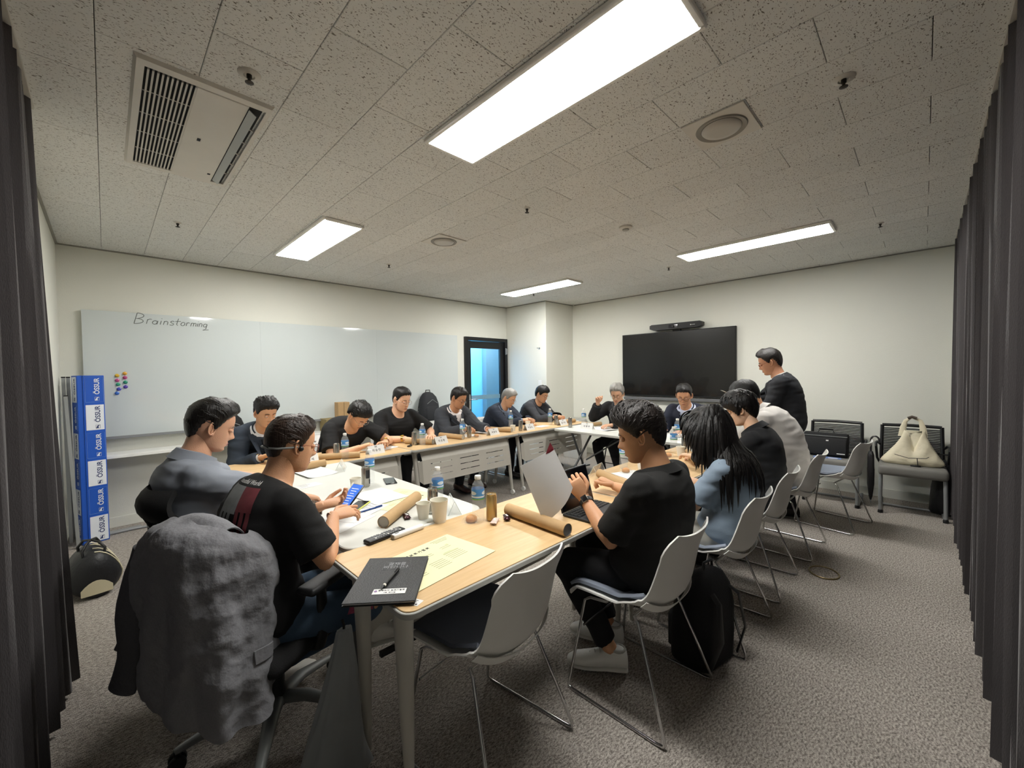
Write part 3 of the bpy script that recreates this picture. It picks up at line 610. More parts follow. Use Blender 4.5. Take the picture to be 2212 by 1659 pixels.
# ---- office chairs
MESH = mat('black_chair_mesh', '#171718', .75, bump=(500, .5)); OFFB = mat('office_chair_black', '#161617', .55, bump=(300, .1)); OFFG = mat('office_chair_base_grey', '#7b7d7c', .45, .2)
def office(x, y, rz, lab, head, base_rot=0, sz=.44, tilt=.12, bh=.50, bw=.225, aw=.285):
    t = thing('office_chair', lab, 'chair', (x, y, 0), radians(rz), 'black office chairs')
    for k in range(5):
        a = base_rot+k*2*pi/5; b = MB(); d = np.array([cos(a), sin(a), 0])
        b.tube([d*.03+[0, 0, .115], d*.12+[0, 0, .12], d*.30+[0, 0, .078], d*.33+[0, 0, .070]], [.032, .028, .018, .014], 10, flat=.7); leg = b.build('base_arm', OFFG, t, 60)
        b = MB()
        for s_ in (-1, 1): b.lathe([(.004, -.01), (.027, -.008), (.029, 0), (.027, .008), (.004, .01)], 18, c=d*.325+np.array([-d[1], d[0], 0])*s_*.016+[0, 0, .030], R=RZ(a)@RX(pi/2))
        b.tube([d*.325+[0, 0, .03], d*.325+[0, 0, .072]], .012, 8); b.build('caster', OFFB, t, 50)
    b = MB(); b.lathe([(.036, .09), (.036, .15), (.026, .17), (.026, .30), (.05, .33), (.05, .36)], 18); b.build('gas_column', OFFB, t, 50)
    b = MB(); b.box((-.02, 0, sz-.075), (.30, .22, .05), bev=.015, seg=2); b.build('tilt_mechanism', OFFB, t, 50)
    b = MB(); b.box((-.01, 0, sz-.02), (.43, .46, .075), bev=.035, seg=3); b.build('seat', MESH, t, 60)
    bx = -.22; G = []; nv = 13
    f = lambda v, u: (bx-.06-.02*sin(v*pi)-tilt*v+.045*u*u, u*(bw-.03*v*v), sz+.06+v*bh)
    G = np.array([[f(v, u) for u in np.linspace(-1, 1, 11)] for v in np.linspace(0, 1, nv)]); b = MB(); b.sheet(G[:, ::-1], .006); b.build('mesh_back', MESH, t, 70)
    b = MB(); path = [f(v, 1) for v in np.linspace(0, 1, 8)]+[f(1, u) for u in (.5, 0, -.5)]+[f(v, -1) for v in np.linspace(1, 0, 8)]+[f(0, u) for u in (-.5, 0, .5, 1)]
    b.tube(path, .014, 8, cap=False); b.build('back_frame', OFFB, t, 60)
    b = MB(); b.tube([(-.10, 0, sz-.08), (-.26, 0, sz-.06), (bx-.115, 0, sz+.10), (bx-.14, 0, sz+.32)], [.03, .028, .022, .015], 10); b.build('spine', OFFB, t, 60)
    for s_ in (-1, 1):
        b = MB(); b.tube([(-.02, s_*.20, sz-.05), (-.02, s_*(aw-.01), sz-.04), (-.01, s_*aw, sz+.02), (-.02, s_*aw, sz+.19)], [.022, .026, .030, .022], 10, flat=.6); b.build('arm_post', OFFB, t, 60)
        b = MB(); b.box((.03, s_*aw, sz+.21), (.27, .085, .03), bev=.014, seg=3); b.build('arm_pad', OFFB, t, 60)
    if head:
        b = MB(); top = np.array(f(1, 0)); b.tube([top, top+[-.03, 0, .06], top+[-.02, 0, .10]], .014, 8); b.build('headrest_post', OFFB, t)
        G = np.array([[(top[0]-.035+.05*u*u+.03*v*v, u*.125*(1-.12*v*v), top[2]+.11+v*.052) for u in np.linspace(-1, 1, 11)] for v in np.linspace(-1, 1, 7)]); b = MB(); b.sheet(G[:, ::-1], .028); b.build('headrest', MESH, t, 80)
        for k, yy in enumerate((-.02, .02)):
            b = MB(); b.tube([top+[-.05, yy, -.05], top+[-.075, yy*1.6, -.15], top+[-.06, yy*2, -.24]], .0035, 6); b.build('tension_wire', CHROME, t)
    return t
office(.47, 1.87, 28, 'black office chair under the headset man, with a grey jacket over its back', False, base_rot=0, sz=.425, tilt=.03, bh=.355, bw=.155, aw=.25)
office(.47, 2.46, 14, 'black office chair with headrest under the man in the grey shirt', True, base_rot=.6, sz=.40, tilt=.06, bh=.31)
# ---- white bin by the column
t = thing('waste_bin', 'white rounded waste bin with grey lid beside the corner column', 'bin', (5.66, 4.20, 0))
b = MB(); f = lambda k, z: np.array([(x, y, z) for x, y in rect_path(.26*k, .42*k, .07, 6)])
b.rings([f(.88, 0), f(.92, .02), f(1, .56), f(1, .585)]); b.build('body', mat('bin_white', '#dcdbd5', .35), t, 50)
b = MB(); b.rings([f(1.02, .586), f(1.02, .61), f(.93, .65), f(.7, .665)]); b.build('lid', mat('bin_lid_grey', '#a3a49f', .35, .2), t, 50)
b = MB(); b.box((-.132, 0, .57), (.006, .09, .012), bev=.002); b.build('lid_catch', GREYP, t, 30)
# ------------------------------------------------------------ table things
T = TH
KRAFT = mat('kraft_board', '#b5956a', .75, var=(40, .08), bump=(300, .1), stretch=(1, 1, 6)); KEND = mat('tube_end_cap', '#b9b3a6', .5); KIN = mat('tube_inside', '#6f5b44', .9)
CUPM = mat('paper_cup', '#e6e1d3', .65); PETM = mat('clear_bottle_plastic', '#eaf1f3', .06, alpha=.15, spec=.8, var=(1, 0)); WATER = mat('bottle_highlight', '#dfe9ee', .05, alpha=.18)
LBLUE = mat('blue_bottle_label', '#4f90d2', .4); LWHITE = mat('white_label_band', '#dbe6ee', .4); LGREEN = mat('green_label_band', '#6fae4c', .4)
CANS = mat('silver_can', '#a8a6a0', .25, .9); CANG = mat('gold_can', '#b49a6a', .3, .8); CANB = mat('dark_can_panel', '#1c1d22', .35); ACRY = mat('clear_acrylic', '#ffffff', .03, trans=1, ior=1.2, alpha=.6, var=(1, 0))
YDOC = mat('pale_yellow_paper', '#dcd9ae', .8); TABG = mat('printed_table_green', '#868d68', .8); PHB = mat('phone_black', '#15161a', .15, coat=.5)
def bottle(x, y, lab, z=T, cap=WHITEP):
    t = thing('water_bottle', lab, 'bottle', (x, y, z), random.uniform(0, 6), 'plastic water bottles')
    b = MB(); pr = [(.024, 0), (.0305, .006), (.0305, .05)]
    for k in range(5): pr += [(.0285, .056+k*.012), (.0305, .062+k*.012)]
    pr += [(.0305, .165), (.026, .182), (.016, .198), (.0125, .205), (.0125, .212)]
    b.lathe(pr, 20); b.build('bottle_body', PETM, t, 60)
    b = MB(); b.lathe([(.0308, .112), (.0311, .114), (.0311, .160), (.0308, .162)], 24, cap=False); b.build('label', LBLUE, t, 60)
    b = MB(); b.lathe([(.0313, .122), (.0313, .129)], 24, cap=False); b.build('label_band', LWHITE, t, 60); b = MB(); b.lathe([(.0313, .112), (.0313, .117)], 24, cap=False); b.build('label_band', LGREEN, t, 60)
    for a0 in (0, 2.1, 4.2):
        G = np.array([[(.0315*cos(a0+a), .0315*sin(a0+a), .143+s_*.009*math.sqrt(max(0, 1-(a/.62)**2))) for a in np.linspace(-.6, .6, 7)] for s_ in (-1, 1)]); b = MB(); b.grid(G); b.build('label_emblem', LWHITE, t, 60)
    b = MB(); b.lathe([(.0145, .205), (.0150, .207), (.0150, .221), (.0135, .2235)], 20); b.build('cap', cap, t, 50)
def can(x, y, lab, gold=False, panel=False):
    t = thing('drink_can', lab, 'can', (x, y, T), random.uniform(0, 6), 'slim drink cans')
    b = MB(); b.lathe([(.020, 0), (.0255, .007), (.0262, .012), (.0262, .118), (.0235, .127), (.0245, .131), (.0225, .131), (.021, .127)], 24); b.build('can_body', CANG if gold else CANS, t, 50)
    if panel or gold:
        G = np.array([[(.0266*cos(a), .0266*sin(a), z) for a in np.linspace(2.2+.8*(z < .06), 4.4+.6*(z < .06), 9)] for z in np.linspace(.022, .112, 8)]); b = MB(); b.grid(G); b.build('dark_emblem', CANB, t, 60).rotation_euler = (0, 0, 0)
    b = MB(); b.box((.006, 0, .129), (.018, .009, .0015)); b.build('pull_tab', CANS, t, 0)
def cup(x, y, lab, k=1.0, handle=False, tea=True):
    t = thing('paper_cup', lab, 'cup', (x, y, T), 0, 'paper cups on the tables')
    h = .075*k if k < 1.2 else .105; r = .035*k if k < 1.2 else .043
    b = MB(); b.lathe([(r*.70, 0), (r*.98, h), (r*1.03, h+.001), (r*1.03, h+.004), (r*.96, h+.003), (r*.70, .012), (.001, .012)], 28, cap=False); b.build('cup_body', CUPM, t, 50)
    b = MB(); b.lathe([(r*.80, h*.35), (.001, h*.35)], 20, cap=False); b.build('drink', mat('green_tea', '#8d9a6a', .1), t, 0)
    if handle:
        b = MB(); a = -2.4; d = np.array([cos(a), sin(a), 0]); b.tube([d*r*.9+[0, 0, h*.75], d*(r+.022)+[0, 0, h*.68], d*(r+.022)+[0, 0, h*.35], d*r*.82+[0, 0, h*.3]], .003, 6, flat=2.5); b.build('cup_handle', CUPM, t, 50)
def tube_(p, q, lab, r=.029, endc=KEND, z=T):
    p, q = np.array([*p, z+r]), np.array([*q, z+r]); d = norm(q-p); c = (p+q)/2
    t = thing('kraft_tube', lab, 'cardboard tube', tuple(c-[0, 0, r]), 0, 'brown cardboard document tubes'); o = np.array([0, 0, r]); L = np.linalg.norm(q-p)/2; x, y, _ = frame(d)
    Rt = np.stack([x, y, d], 1); b = MB(); b.lathe([(r-.004, -L+.012), (r-.002, -L), (r, -L), (r, L), (r-.002, L), (r-.004, L-.012)], 28, c=o, R=Rt, cap=False); b.build('tube_wall', KRAFT, t, 60)
    for s_ in (-1, 1): b = MB(); b.lathe([(.001, s_*(L-.006)), (r-.003, s_*(L-.006)), (r-.003, s_*(L-.001))][::s_], 24, c=o, R=Rt, cap=False); b.build('end_cap', endc, t, 40)
def sheet(x, y, a, lab, w_=.297, d_=.21, z=T, m=PAPER, curl=.0, name='paper_sheet', lines=0, cat='paper', grp=None):
    t = thing(name, lab, cat, (x, y, z+.0006), radians(a), grp)
    u = np.linspace(-.5, .5, 9); G = np.array([[(q*w_, e*d_, .0008+curl*max(0, abs(q)-.25)**2*8+random.uniform(0, .0004)) for e in u] for q in u]); b = MB(); b.sheet(G, -.0006); b.build('sheet', m, t, 60)
    if lines:
        b = MB(); rs = random.Random(x)
        for k in range(lines):
            l_ = rs.uniform(.3, .8)*w_; b.box((-w_*.42+l_/2, d_*(.38-.76*k/lines), .0022), (l_, .0022, .0003))
        b.build('printed_lines', INK, t, 0)
    return t
def nameplate(x, y, a, s, lab, sub=True):
    t = thing('name_plate', lab, 'name plate', (x, y, T), radians(a), 'tent name plates')
    w_, h_, d_ = .16, .075, .035
    b = MB(); b.rings([np.array([(-w_/2, -d_, 0), (w_/2, -d_, 0), (w_/2, -d_+.003, 0), (-w_/2, -d_+.003, 0)]), np.array([(-w_/2, 0, h_), (w_/2, 0, h_), (w_/2, .003, h_), (-w_/2, .003, h_)])])
    b.rings([np.array([(-w_/2, d_, 0), (w_/2, d_, 0), (w_/2, d_-.003, 0), (-w_/2, d_-.003, 0)]), np.array([(-w_/2, .003, h_), (w_/2, .003, h_), (w_/2, 0, h_), (-w_/2, 0, h_)])]); b.build('tent_card', PAPER, t, 0)
    n_ = math.atan2(h_, d_); M = MAT4(RX(n_), (0, -d_*.55-.001, h_*.42))
    text('printed_name', ' '.join(s), .026, INK, t, M, .0003, bold=.0005)
    if sub: text('printed_title', '위원', .014, INK, t, MAT4(RX(n_), (0, -d_*.16-.0015, h_*.82)), .0003)
def holder(x, y, a, lab):
    t = thing('acrylic_holder', lab, 'sign holder', (x, y, T), radians(a), 'clear acrylic tent holders')
    b = MB(); b.add([(-.08, -.035, 0), (.08, -.035, 0), (.08, 0, .07), (-.08, 0, .07), (-.08, .035, 0), (.08, .035, 0)], [(0, 1, 2, 3), (3, 2, 5, 4)]); b.build('acrylic_sheet', ACRY, t, 0)
    b = MB()
    for P in ([(-.08, -.035, .001), (.08, -.035, .001), (.08, 0, .07), (-.08, 0, .07), (-.08, -.035, .001)], [(.08, .035, .001), (.08, 0, .07), (-.08, 0, .07), (-.08, .035, .001)]): b.tube(P, .0012, 4, cap=False)
    b.build('bright_edges', mat('acrylic_edge', '#cfd6d3', .2), t, 0)
def wrap(x, y, a, lab, m, k=1.0):
    t = thing('wrapped_snack', lab, 'snack', (x, y, T), radians(a), 'small wrapped snacks')
    us = np.linspace(-1, 1, 11); out = []
    an_ = np.arange(12)*2*pi/12
    for u in us:
        w_ = (.012 if abs(u) < .72 else .014)*k; h_ = (.008 if abs(u) < .65 else .0022)*k; out.append(np.stack([np.full(12, u*.030*k), np.cos(an_)*w_*(1+.08*np.sin(9*u)), np.sin(an_)*h_+.0085*k+.001*np.sin(an_*5+u*9)], 1))
    b = MB(); b.rings(out); b.build('foil_wrapper', m, t, 40); b = MB(); b.box((0, 0, .0165*k), (.022*k, .007*k, .0006), R=RZ(.3)); b.build('wrapper_print', PAPER, t, 0)
def bread(x, y, lab):
    t = thing('wrapped_bun', lab, 'snack', (x, y, T), 0, 'small buns in clear wrappers')
    b = MB(); b.ell((0, 0, .018), (.029, .027, .017)); b.build('bun', mat('golden_bun', '#c98a3c', .5, var=(30, .2)), t, 80); b = MB(); b.lathe([(.02, .002), (.027, .006), (.0275, .013), (.02, .016)], 18); b.build('paper_case', mat('bun_case', '#b98a4c', .7), t, 60)
    us = np.linspace(0, 2*pi, 25); b = MB(); G = np.array([[((.036+.016*(k_ == 2)+.004*sin(5*a))*cos(a)*r_, (.034+.01*(k_ == 2)+.003*sin(7*a))*sin(a)*r_, z_) for a in us] for k_, (r_, z_) in enumerate(((.55, .038), (.92, .026), (1.05, .004)))]); b.grid(G); b.build('clear_wrapper', mat('crinkled_film', '#ffffff', .1, alpha=.10, bump=(90, .8)), t, 60)
# bottles
bottle(1.226, 2.585, 'water bottle on the white table behind the black-and-silver can'); bottle(1.235, 1.815, 'water bottle behind the large paper cup on the white table')
bottle(1.262, 1.515, 'water bottle on the nearest wood table beside the gold can'); bottle(1.444, 3.50, 'water bottle in front of the bending man in black'); bottle(2.268, 3.585, 'water bottle in front of the polo shirt man')
bottle(2.792, 3.60, 'water bottle in front of the dark grey suit man'); bottle(3.84, 3.90, 'water bottle in front of the silver-haired man in navy'); bottle(4.371, 3.66, 'water bottle beside the charcoal jacket man near the column'); bottle(4.62, 3.27, 'water bottle on the corner of the far white table')
bottle(2.70, 1.56, 'water bottle left of the nearest man’s face on the second right table'); bottle(3.56, 1.56, 'water bottle behind the nearest man’s neck'); bottle(4.20, 1.80, 'water bottle on the far white table before the blue shirt man'); bottle(1.02, 3.66, 'water bottle held in front of the navy suit man by the headset man', z=T)
can(1.165, 2.515, 'black-and-silver can beside a cup on the white table', panel=True); can(1.176, 1.775, 'dark can hidden behind the two paper cups', panel=True); can(1.315, 1.478, 'gold can beside a water bottle on the nearest wood table', gold=True)
can(1.40, 3.575, 'silver can left of the bending man’s bottle'); can(2.22, 3.665, 'silver can in front of the polo shirt man'); can(2.90, 3.62, 'silver can right of the dark suit man’s bottle'); can(3.66, 3.545, 'silver can before the silver-haired man'); can(4.41, 3.585, 'silver can beside the charcoal jacket man’s bottle'); can(4.30, 3.26, 'silver can at the left end of the far white table'); can(3.60, 1.48, 'silver can behind the nearest man’s neck')
cup(1.085, 2.485, 'paper cup with folded handles beside the black-and-silver can', 1.0, True); cup(1.100, 1.745, 'small paper cup next to the larger one on the white table', 1.0); cup(1.13, 1.650, 'large paper cup at the corner of the white table', 1.3)
cup(3.58, 3.60, 'paper cup just left of the silver can before the silver-haired man', .95); cup(3.98, 3.72, 'paper cup before the clasped hands in navy', 1.0); cup(2.745, 1.44, 'paper cup near the nearest man’s chin', 1.0, True); cup(3.42, 1.44, 'paper cup touched by the short-haired woman', 1.0)
tube_((.898, 1.767), (1.225, 2.008), 'kraft tube lying diagonally on the white table'); tube_((1.425, 1.475), (1.405, 1.085), 'kraft tube under the held-up sheet on the nearest wood table', endc=STEELG); tube_((2.36, 1.545), (2.19, 1.225), 'kraft tube on the second right table, pointing at the nearest man')
tube_((.80, 3.335), (1.215, 3.335), 'kraft tube in front of the headset man’s chin'); tube_((1.27, 3.62), (1.56, 3.47), 'kraft tube under the bending man’s forearm', r=.027); tube_((2.20, 3.80), (2.36, 3.54), 'kraft tube in front of the polo shirt man', r=.027); tube_((2.70, 3.90), (2.76, 3.55), 'kraft tube in front of the dark grey suit man', r=.027)
tube_((3.40, 3.86), (3.49, 3.53), 'kraft tube in front of the silver-haired man', r=.027); tube_((4.50, 3.60), (4.80, 3.56), 'kraft tube beside the name plate of the charcoal jacket man', r=.027); tube_((4.46, 3.17), (4.72, 3.06), 'kraft tube on the left end of the far white table', r=.025); tube_((3.12, 1.19), (3.52, 1.42), 'open kraft tube under the short-haired woman’s hand', r=.025, endc=KIN)
for x, y, a, s, lab in ((1.16, 3.56, 8, '이종석', 'name plate behind the kraft tube, before the navy suit man'), (1.74, 3.545, 6, '이승민', 'name plate before the bending man in black'), (2.45, 3.535, 6, '이상원', 'name plate before the polo shirt man'), (3.22, 3.57, 6, '박종호', 'name plate before the dark grey suit man'),
                        (3.80, 3.53, 4, '박철호', 'name plate before the silver-haired man in navy'), (4.44, 3.50, 2, '홍기정', 'name plate before the charcoal jacket man')): nameplate(x, y, a, s, lab)
nameplate(4.34, 3.02, -78, '이병우', 'name plate on the far white table before the grey-haired man')
holder(1.25, 3.12, 62, 'empty clear holder at the far end of the white table'); holder(1.27, 1.735, 62, 'empty clear holder at the near end of the white table'); holder(2.42, 1.60, 12, 'empty clear holder on the second right table')
sheet(1.075, 3.165, 4, 'white sheet with turned-up edge at the far end of the white table', .21, .30, curl=.02); sheet(.925, 2.83, 8, 'small printed sheet beside the headset man', .14, .10, lines=4)
sheet(1.125, 2.26, 4, 'blank white sheet covering a yellow printout', .21, .297, z=T+.003); sheet(.91, 2.09, -62, 'densely printed sheet under the headset man’s hands', .21, .29, lines=14, z=T+.001); sheet(.80, 2.0, 25, 'second sheet below the headset man’s wrist', .25, .21, z=T)
sheet(1.885, 3.74, 20, 'white sheet beside the bending man', .297, .21); sheet(2.52, 3.70, 30, 'small folded sheet beside the polo shirt man’s plate', .20, .13, curl=.02); sheet(2.98, 3.74, 15, 'notepaper before the dark grey suit man', .21, .16); sheet(3.28, 3.80, 12, 'open white booklet left of the silver-haired man', .30, .21, curl=.03); sheet(4.15, 3.62, 5, 'small white note near the charcoal jacket man', .2, .12)
sheet(4.42, 2.82, 78, 'white sheets before the grey-haired man', .297, .21, curl=.02); sheet(4.44, 1.98, 85, 'white sheets before the blue shirt man', .297, .21, curl=.02); sheet(2.57, 1.42, -20, 'white sheet with coloured dots near the nearest man’s chin', .21, .2); sheet(3.72, 1.42, 5, 'large white sheets before the short-haired woman', .297, .25); sheet(4.02, 1.40, -10, 'standing leaflet beside the white shirt man', .21, .2)
for k, (dx, dy, c) in enumerate(((2.52, 1.36, '#1f8a63'), (2.56, 1.33, '#b8392f'), (2.58, 1.37, '#2b2b30'))):
    t = thing('round_badge', ('green', 'red', 'black')[k]+' round badge on the sheet by the nearest man', 'badge', (dx, dy, T+.002)); b = MB(); b.lathe([(.014, 0), (.014, .003), (.001, .005)], 16); b.build('badge', mat('badge_'+str(k), c, .3), t, 50)
# yellow printouts
def yellow(x, y, a, lab, w_, d_, z):
    t = sheet(x, y, a, lab, w_, d_, z=z, m=YDOC, name='yellow_printout', cat='document')
    text('printed_heading', '한 국 의 지 보 조 기 협 회', .017, INK, t, MAT4(np.eye(3), (-.03*w_/.37, d_*.33, .0016)), .0003, bold=.0008)
    b = MB()
    for k in range(3): b.box((w_*.33, d_*(.44-.035*k), .0018), (w_*(.22-.03*k), .0025, .0003))
    for (cx, cy, ww, rows) in ((.02, .12, .10, 2), (.26, .16, .12, 2), (-.02, -.12, .17, 5), (.22, -.05, .20, 5), (-.3, .1, .14, 2), (-.30, -.16, .18, 4)):
        for r_ in range(rows): b.box((cx*w_, (cy-.045*r_)*d_+.01, .0018), (ww*w_, .0022, .0003))
    b.build('printed_rows', TABG, t, 0)['kind'] = 'stuff'
    b = MB()
    for (cx, cy, ww, hh) in ((.02, .15, .12, .03), (.26, .19, .13, .03), (.10, -.02, .44, .035), (.12, -.245, .70, .035), (-.3, .14, .15, .03)): b.box((cx*w_, cy*d_+.01, .0014), (ww*w_, hh*d_, .0003))
    for k in range(14): 
        cx = -.2+.05*k; b.box((cx*w_, -.32*d_, .0014), (.03*w_, .10*d_, .0002))
    b.build('shaded_cells', mat('shaded_cell', '#bcc196', .8), t, 0); return t
yellow(.877, 1.325, 6.6, 'pale yellow printed sheet on the nearest wood table, half under the black folder', .40, .285, T); yellow(1.17, 2.13, 200, 'pale yellow printed sheet under the blank sheet on the white table', .36, .28, T)
# black folder and its pen
t = thing('report_folder', 'black clipboard folder overhanging the nearest table corner, with a pen on it', 'folder', (.677, 1.293, T+.003), radians(49-90))
FOLD = mat('black_leatherette', '#1e1f21', .45, bump=(260, .25), var=(20, .1))
b = MB(); b.box((0, 0, .003), (.222, .312, .004), bev=.0015); b.build('back_cover', FOLD, t, 30); b = MB(); b.box((0, 0, .0075), (.214, .304, .004)); b.build('paper_block', PAPER, t, 0); b = MB(); b.box((0, 0, .0115), (.222, .312, .003), bev=.0014); b.build('front_cover', FOLD, t, 30)
GRT = mat('grey_print', '#9a9b9e', .6)
text('printed_words', '결재를\n바랍니다', .024, GRT, t, MAT4(np.eye(3), (.005, .085, .0135)), .0003)
b = MB(); P = [(-.040, .055, .0135), (.050, .055, .0135), (.050, .118, .0135), (-.040, .118, .0135), (-.040, .055, .0135)]; b.tube(P, .0004, 4, cap=False); b.build('box_outline', GRT, t, 0)
b = MB(); b.box((.02, -.095, .0133), (.105, .032, .001)); b.build('name_strip', PAPER, t, 0); text('strip_print', '한국의지 보조기협회', .010, INK, t, MAT4(np.eye(3), (.026, -.090, .0142)), .0002); text('strip_print', '기술 · 연구개발', .006, INK, t, MAT4(np.eye(3), (.022, -.103, .0142)), .0002)
b = MB(); b.lathe([(.005, 0), (.005, .0008), (.001, .001)], 14, c=(-.024, -.093, .0137)); b.build('strip_logo', mat('logo_purple', '#8d6c9a', .6), t, 0)
p_ = np.array([.012, -.088]); q_ = np.array([.020, .048]); Mx = RZ(radians(49-90)); wp = lambda q: (Mx @ np.array([q[0], q[1], 0]))[:2]+np.array([.677, 1.293])
def pen(p, q, z, lab, m, tip=None, r=.0045, cat='pen'):
    c = (np.array(p)+np.array(q))/2; t = thing('pen', lab, cat, (c[0], c[1], z)); p3, q3 = np.array([*p, z+r])-[*c, z], np.array([*q, z+r])-[*c, z]; d = q3-p3
    b = MB(); b.tube([p3, p3+d*.06, p3+d*.12, p3+d*.9, q3], [r*.25, r*.7, r, r, r*.8], 12); b.build('barrel', m, t, 60)
    b = MB(); b.tube([p3+d*.14, p3+d*.20], r*1.15, 12); b.build('ring', tip or CHROME, t, 60); b = MB(); b.tube([q3-d*.25+[0, 0, r*1.2], q3+[0, 0, r*1.2]], r*.3, 6); b.build('clip', m, t, 60)
pen(wp(p_-[.02, 0]), wp(q_+[.0, .0]), T+.003+.0130, 'black pen lying on the black folder', BLACK, CUPM, .005)
pen((.885, 2.045), (1.045, 2.065), T+.0025, 'blue pen on the printed sheet before the headset man', mat('navy_pen', '#1d3f7a', .35), None, .0045)
# remote control and white presenter
t = thing('remote_control', 'black remote control with many buttons on the white table', 'remote control', (.852, 1.662, T), radians(8)); b = MB(); b.box((0, 0, .010), (.19, .048, .018), bev=.007, seg=2); b.build('remote_body', BLACK, t, 50)
BTN = mat('grey_rubber_button', '#8d8f90', .6)
for i in range(11):
    for j in range(3): b = MB(); b.box((-.055+.0125*i, -.0135+.0135*j, .0196), (.0075, .009, .002), bev=.0008); b.build('button', BTN if (i+j) % 5 else WHITEP, t, 0)
t = thing('presenter', 'white presentation clicker leaning across the remote control', 'presenter', (.945, 1.626, T), radians(6)); b = MB(); b.box((0, 0, .0115), (.165, .028, .021), bev=.008, seg=3); b.build('clicker_body', WHITEP, t, 60); b = MB(); b.box((-.0830, 0, .0115), (.002, .024, .018)); b.build('end_plate', STEELG, t, 0); b = MB(); b.box((-.06, 0, .0222), (.02, .006, .0006)); b.build('clicker_print', INK, t, 0)
t = thing('adaptor_strip', 'thin white plastic strip beside the presenter', 'strip', (1.08, 1.655, T), radians(8)); b = MB(); b.box((0, 0, .003), (.10, .012, .006), bev=.002); b.build('strip_body', WHITEP, t, 30)
# phones
t = thing('phone', 'black phone lying at the right edge of the white table', 'phone', (1.335, 2.52, T), radians(70)); b = MB(); b.box((0, 0, .0045), (.155, .074, .009), bev=.004, seg=2); b.build('phone_body', PHB, t, 50); b = MB(); b.box((0, 0, .0094), (.148, .068, .0006)); b.build('screen_glass', mat('grey_screen_glass', '#3c4446', .06, coat=.5), t, 0)
t = thing('phone', 'phone with yellow-green case lying under the headset man’s hand', 'phone', (.955, 2.16, T+.003), radians(40)); b = MB(); b.box((0, 0, .0045), (.15, .074, .009), bev=.004, seg=2); b.build('case', mat('lime_case', '#c9d06a', .5), t, 50); b = MB(); b.box((0, 0, .0094), (.142, .066, .0006)); b.build('screen_glass', PHB, t, 0)
t = thing('phone', 'lit phone held by the headset man', 'phone', (.832, 1.968, .842), radians(-18)); Rp = RZ(radians(38)) @ RY(radians(-38)); b = MB(); b.box((0, 0, 0), (.150, .074, .009), R=Rp, bev=.004, seg=2); b.build('phone_body', PHB, t, 50)
b = MB(); b.box(Rp @ np.array([0, 0, .0049]), (.140, .066, .0008), R=Rp); b.build('lit_screen', mat('lit_blue_screen', '#3a66c4', .2, emit=('#4f7fe0', .55)), t, 0)
b = MB()
for k in range(7): b.box(Rp @ np.array([.045-.014*k, 0, .0055]), (.003, .045-.02*(k % 3)*.5, .0003), R=Rp)
b.build('screen_text', mat('lit_text', '#dfe8fa', .4, emit=('#dfe8fa', .5)), t, 0)
t = thing('phone', 'phone under the polo shirt man’s right hand', 'phone', (2.28, 3.70, T), radians(20)); b = MB(); b.box((0, 0, .0045), (.16, .078, .009), bev=.004, seg=2); b.build('phone_body', PHB, t, 50); b = MB(); b.box((0, 0, .0094), (.152, .07, .0006)); b.build('screen_glass', PHB, t, 0)
t = thing('wallet', 'dark red wallet on the far white table', 'wallet', (4.44, 3.10, T), radians(10)); b = MB(); b.box((0, 0, .009), (.10, .09, .018), bev=.005, seg=2); b.build('leather', mat('maroon_leather', '#4a1f22', .5), t, 50); b = MB(); b.box((0, -.0455, .009), (.09, .001, .002)); b.build('seam', INK, t, 0)
t = thing('car_key', 'small black car key left of the polo shirt man’s can', 'key', (2.14, 3.62, T), radians(30)); b = MB(); b.box((0, 0, .007), (.06, .03, .013), bev=.005, seg=2); b.build('key_fob', BLACK, t, 50); b = MB(); b.tube([(.03+.010*cos(a), .010*sin(a), .004) for a in np.linspace(0, 2*pi, 12)], .0012, 5, cap=False); b.build('key_ring', CHROME, t, 60)
bread(1.235, 1.535, 'golden bun in clear wrap beside the bottle on the nearest wood table'); bread(2.60, 1.485, 'wrapped bun left of the cup near the nearest man’s chin'); bread(2.98, 3.585, 'wrapped bun right of the dark suit man’s can'); bread(3.32, 1.50, 'wrapped bun behind the nearest man’s neck'); bread(4.10, 3.70, 'wrapped bun before the charcoal jacket man')
WRAPD = mat('maroon_foil', '#3a1c22', .25, .5); WRAPL = mat('pale_pink_wrapper', '#d9c2b6', .4)
wrap(1.375, 1.435, 50, 'dark red wrapped sweet by the kraft tube on the nearest wood table', WRAPD, 1.2); wrap(1.300, 1.440, 35, 'pale wrapped biscuit beside the gold can', WRAPL, 1.2); wrap(1.045, 1.810, 70, 'maroon wrapped sweet beside the small paper cup', WRAPD, 1.2); wrap(1.03, 2.43, 10, 'small white wrapper beside the handled paper cup', WRAPL, .8); wrap(3.40, 1.33, 40, 'dark wrapped sweet near the short-haired woman', WRAPD, 1.1)
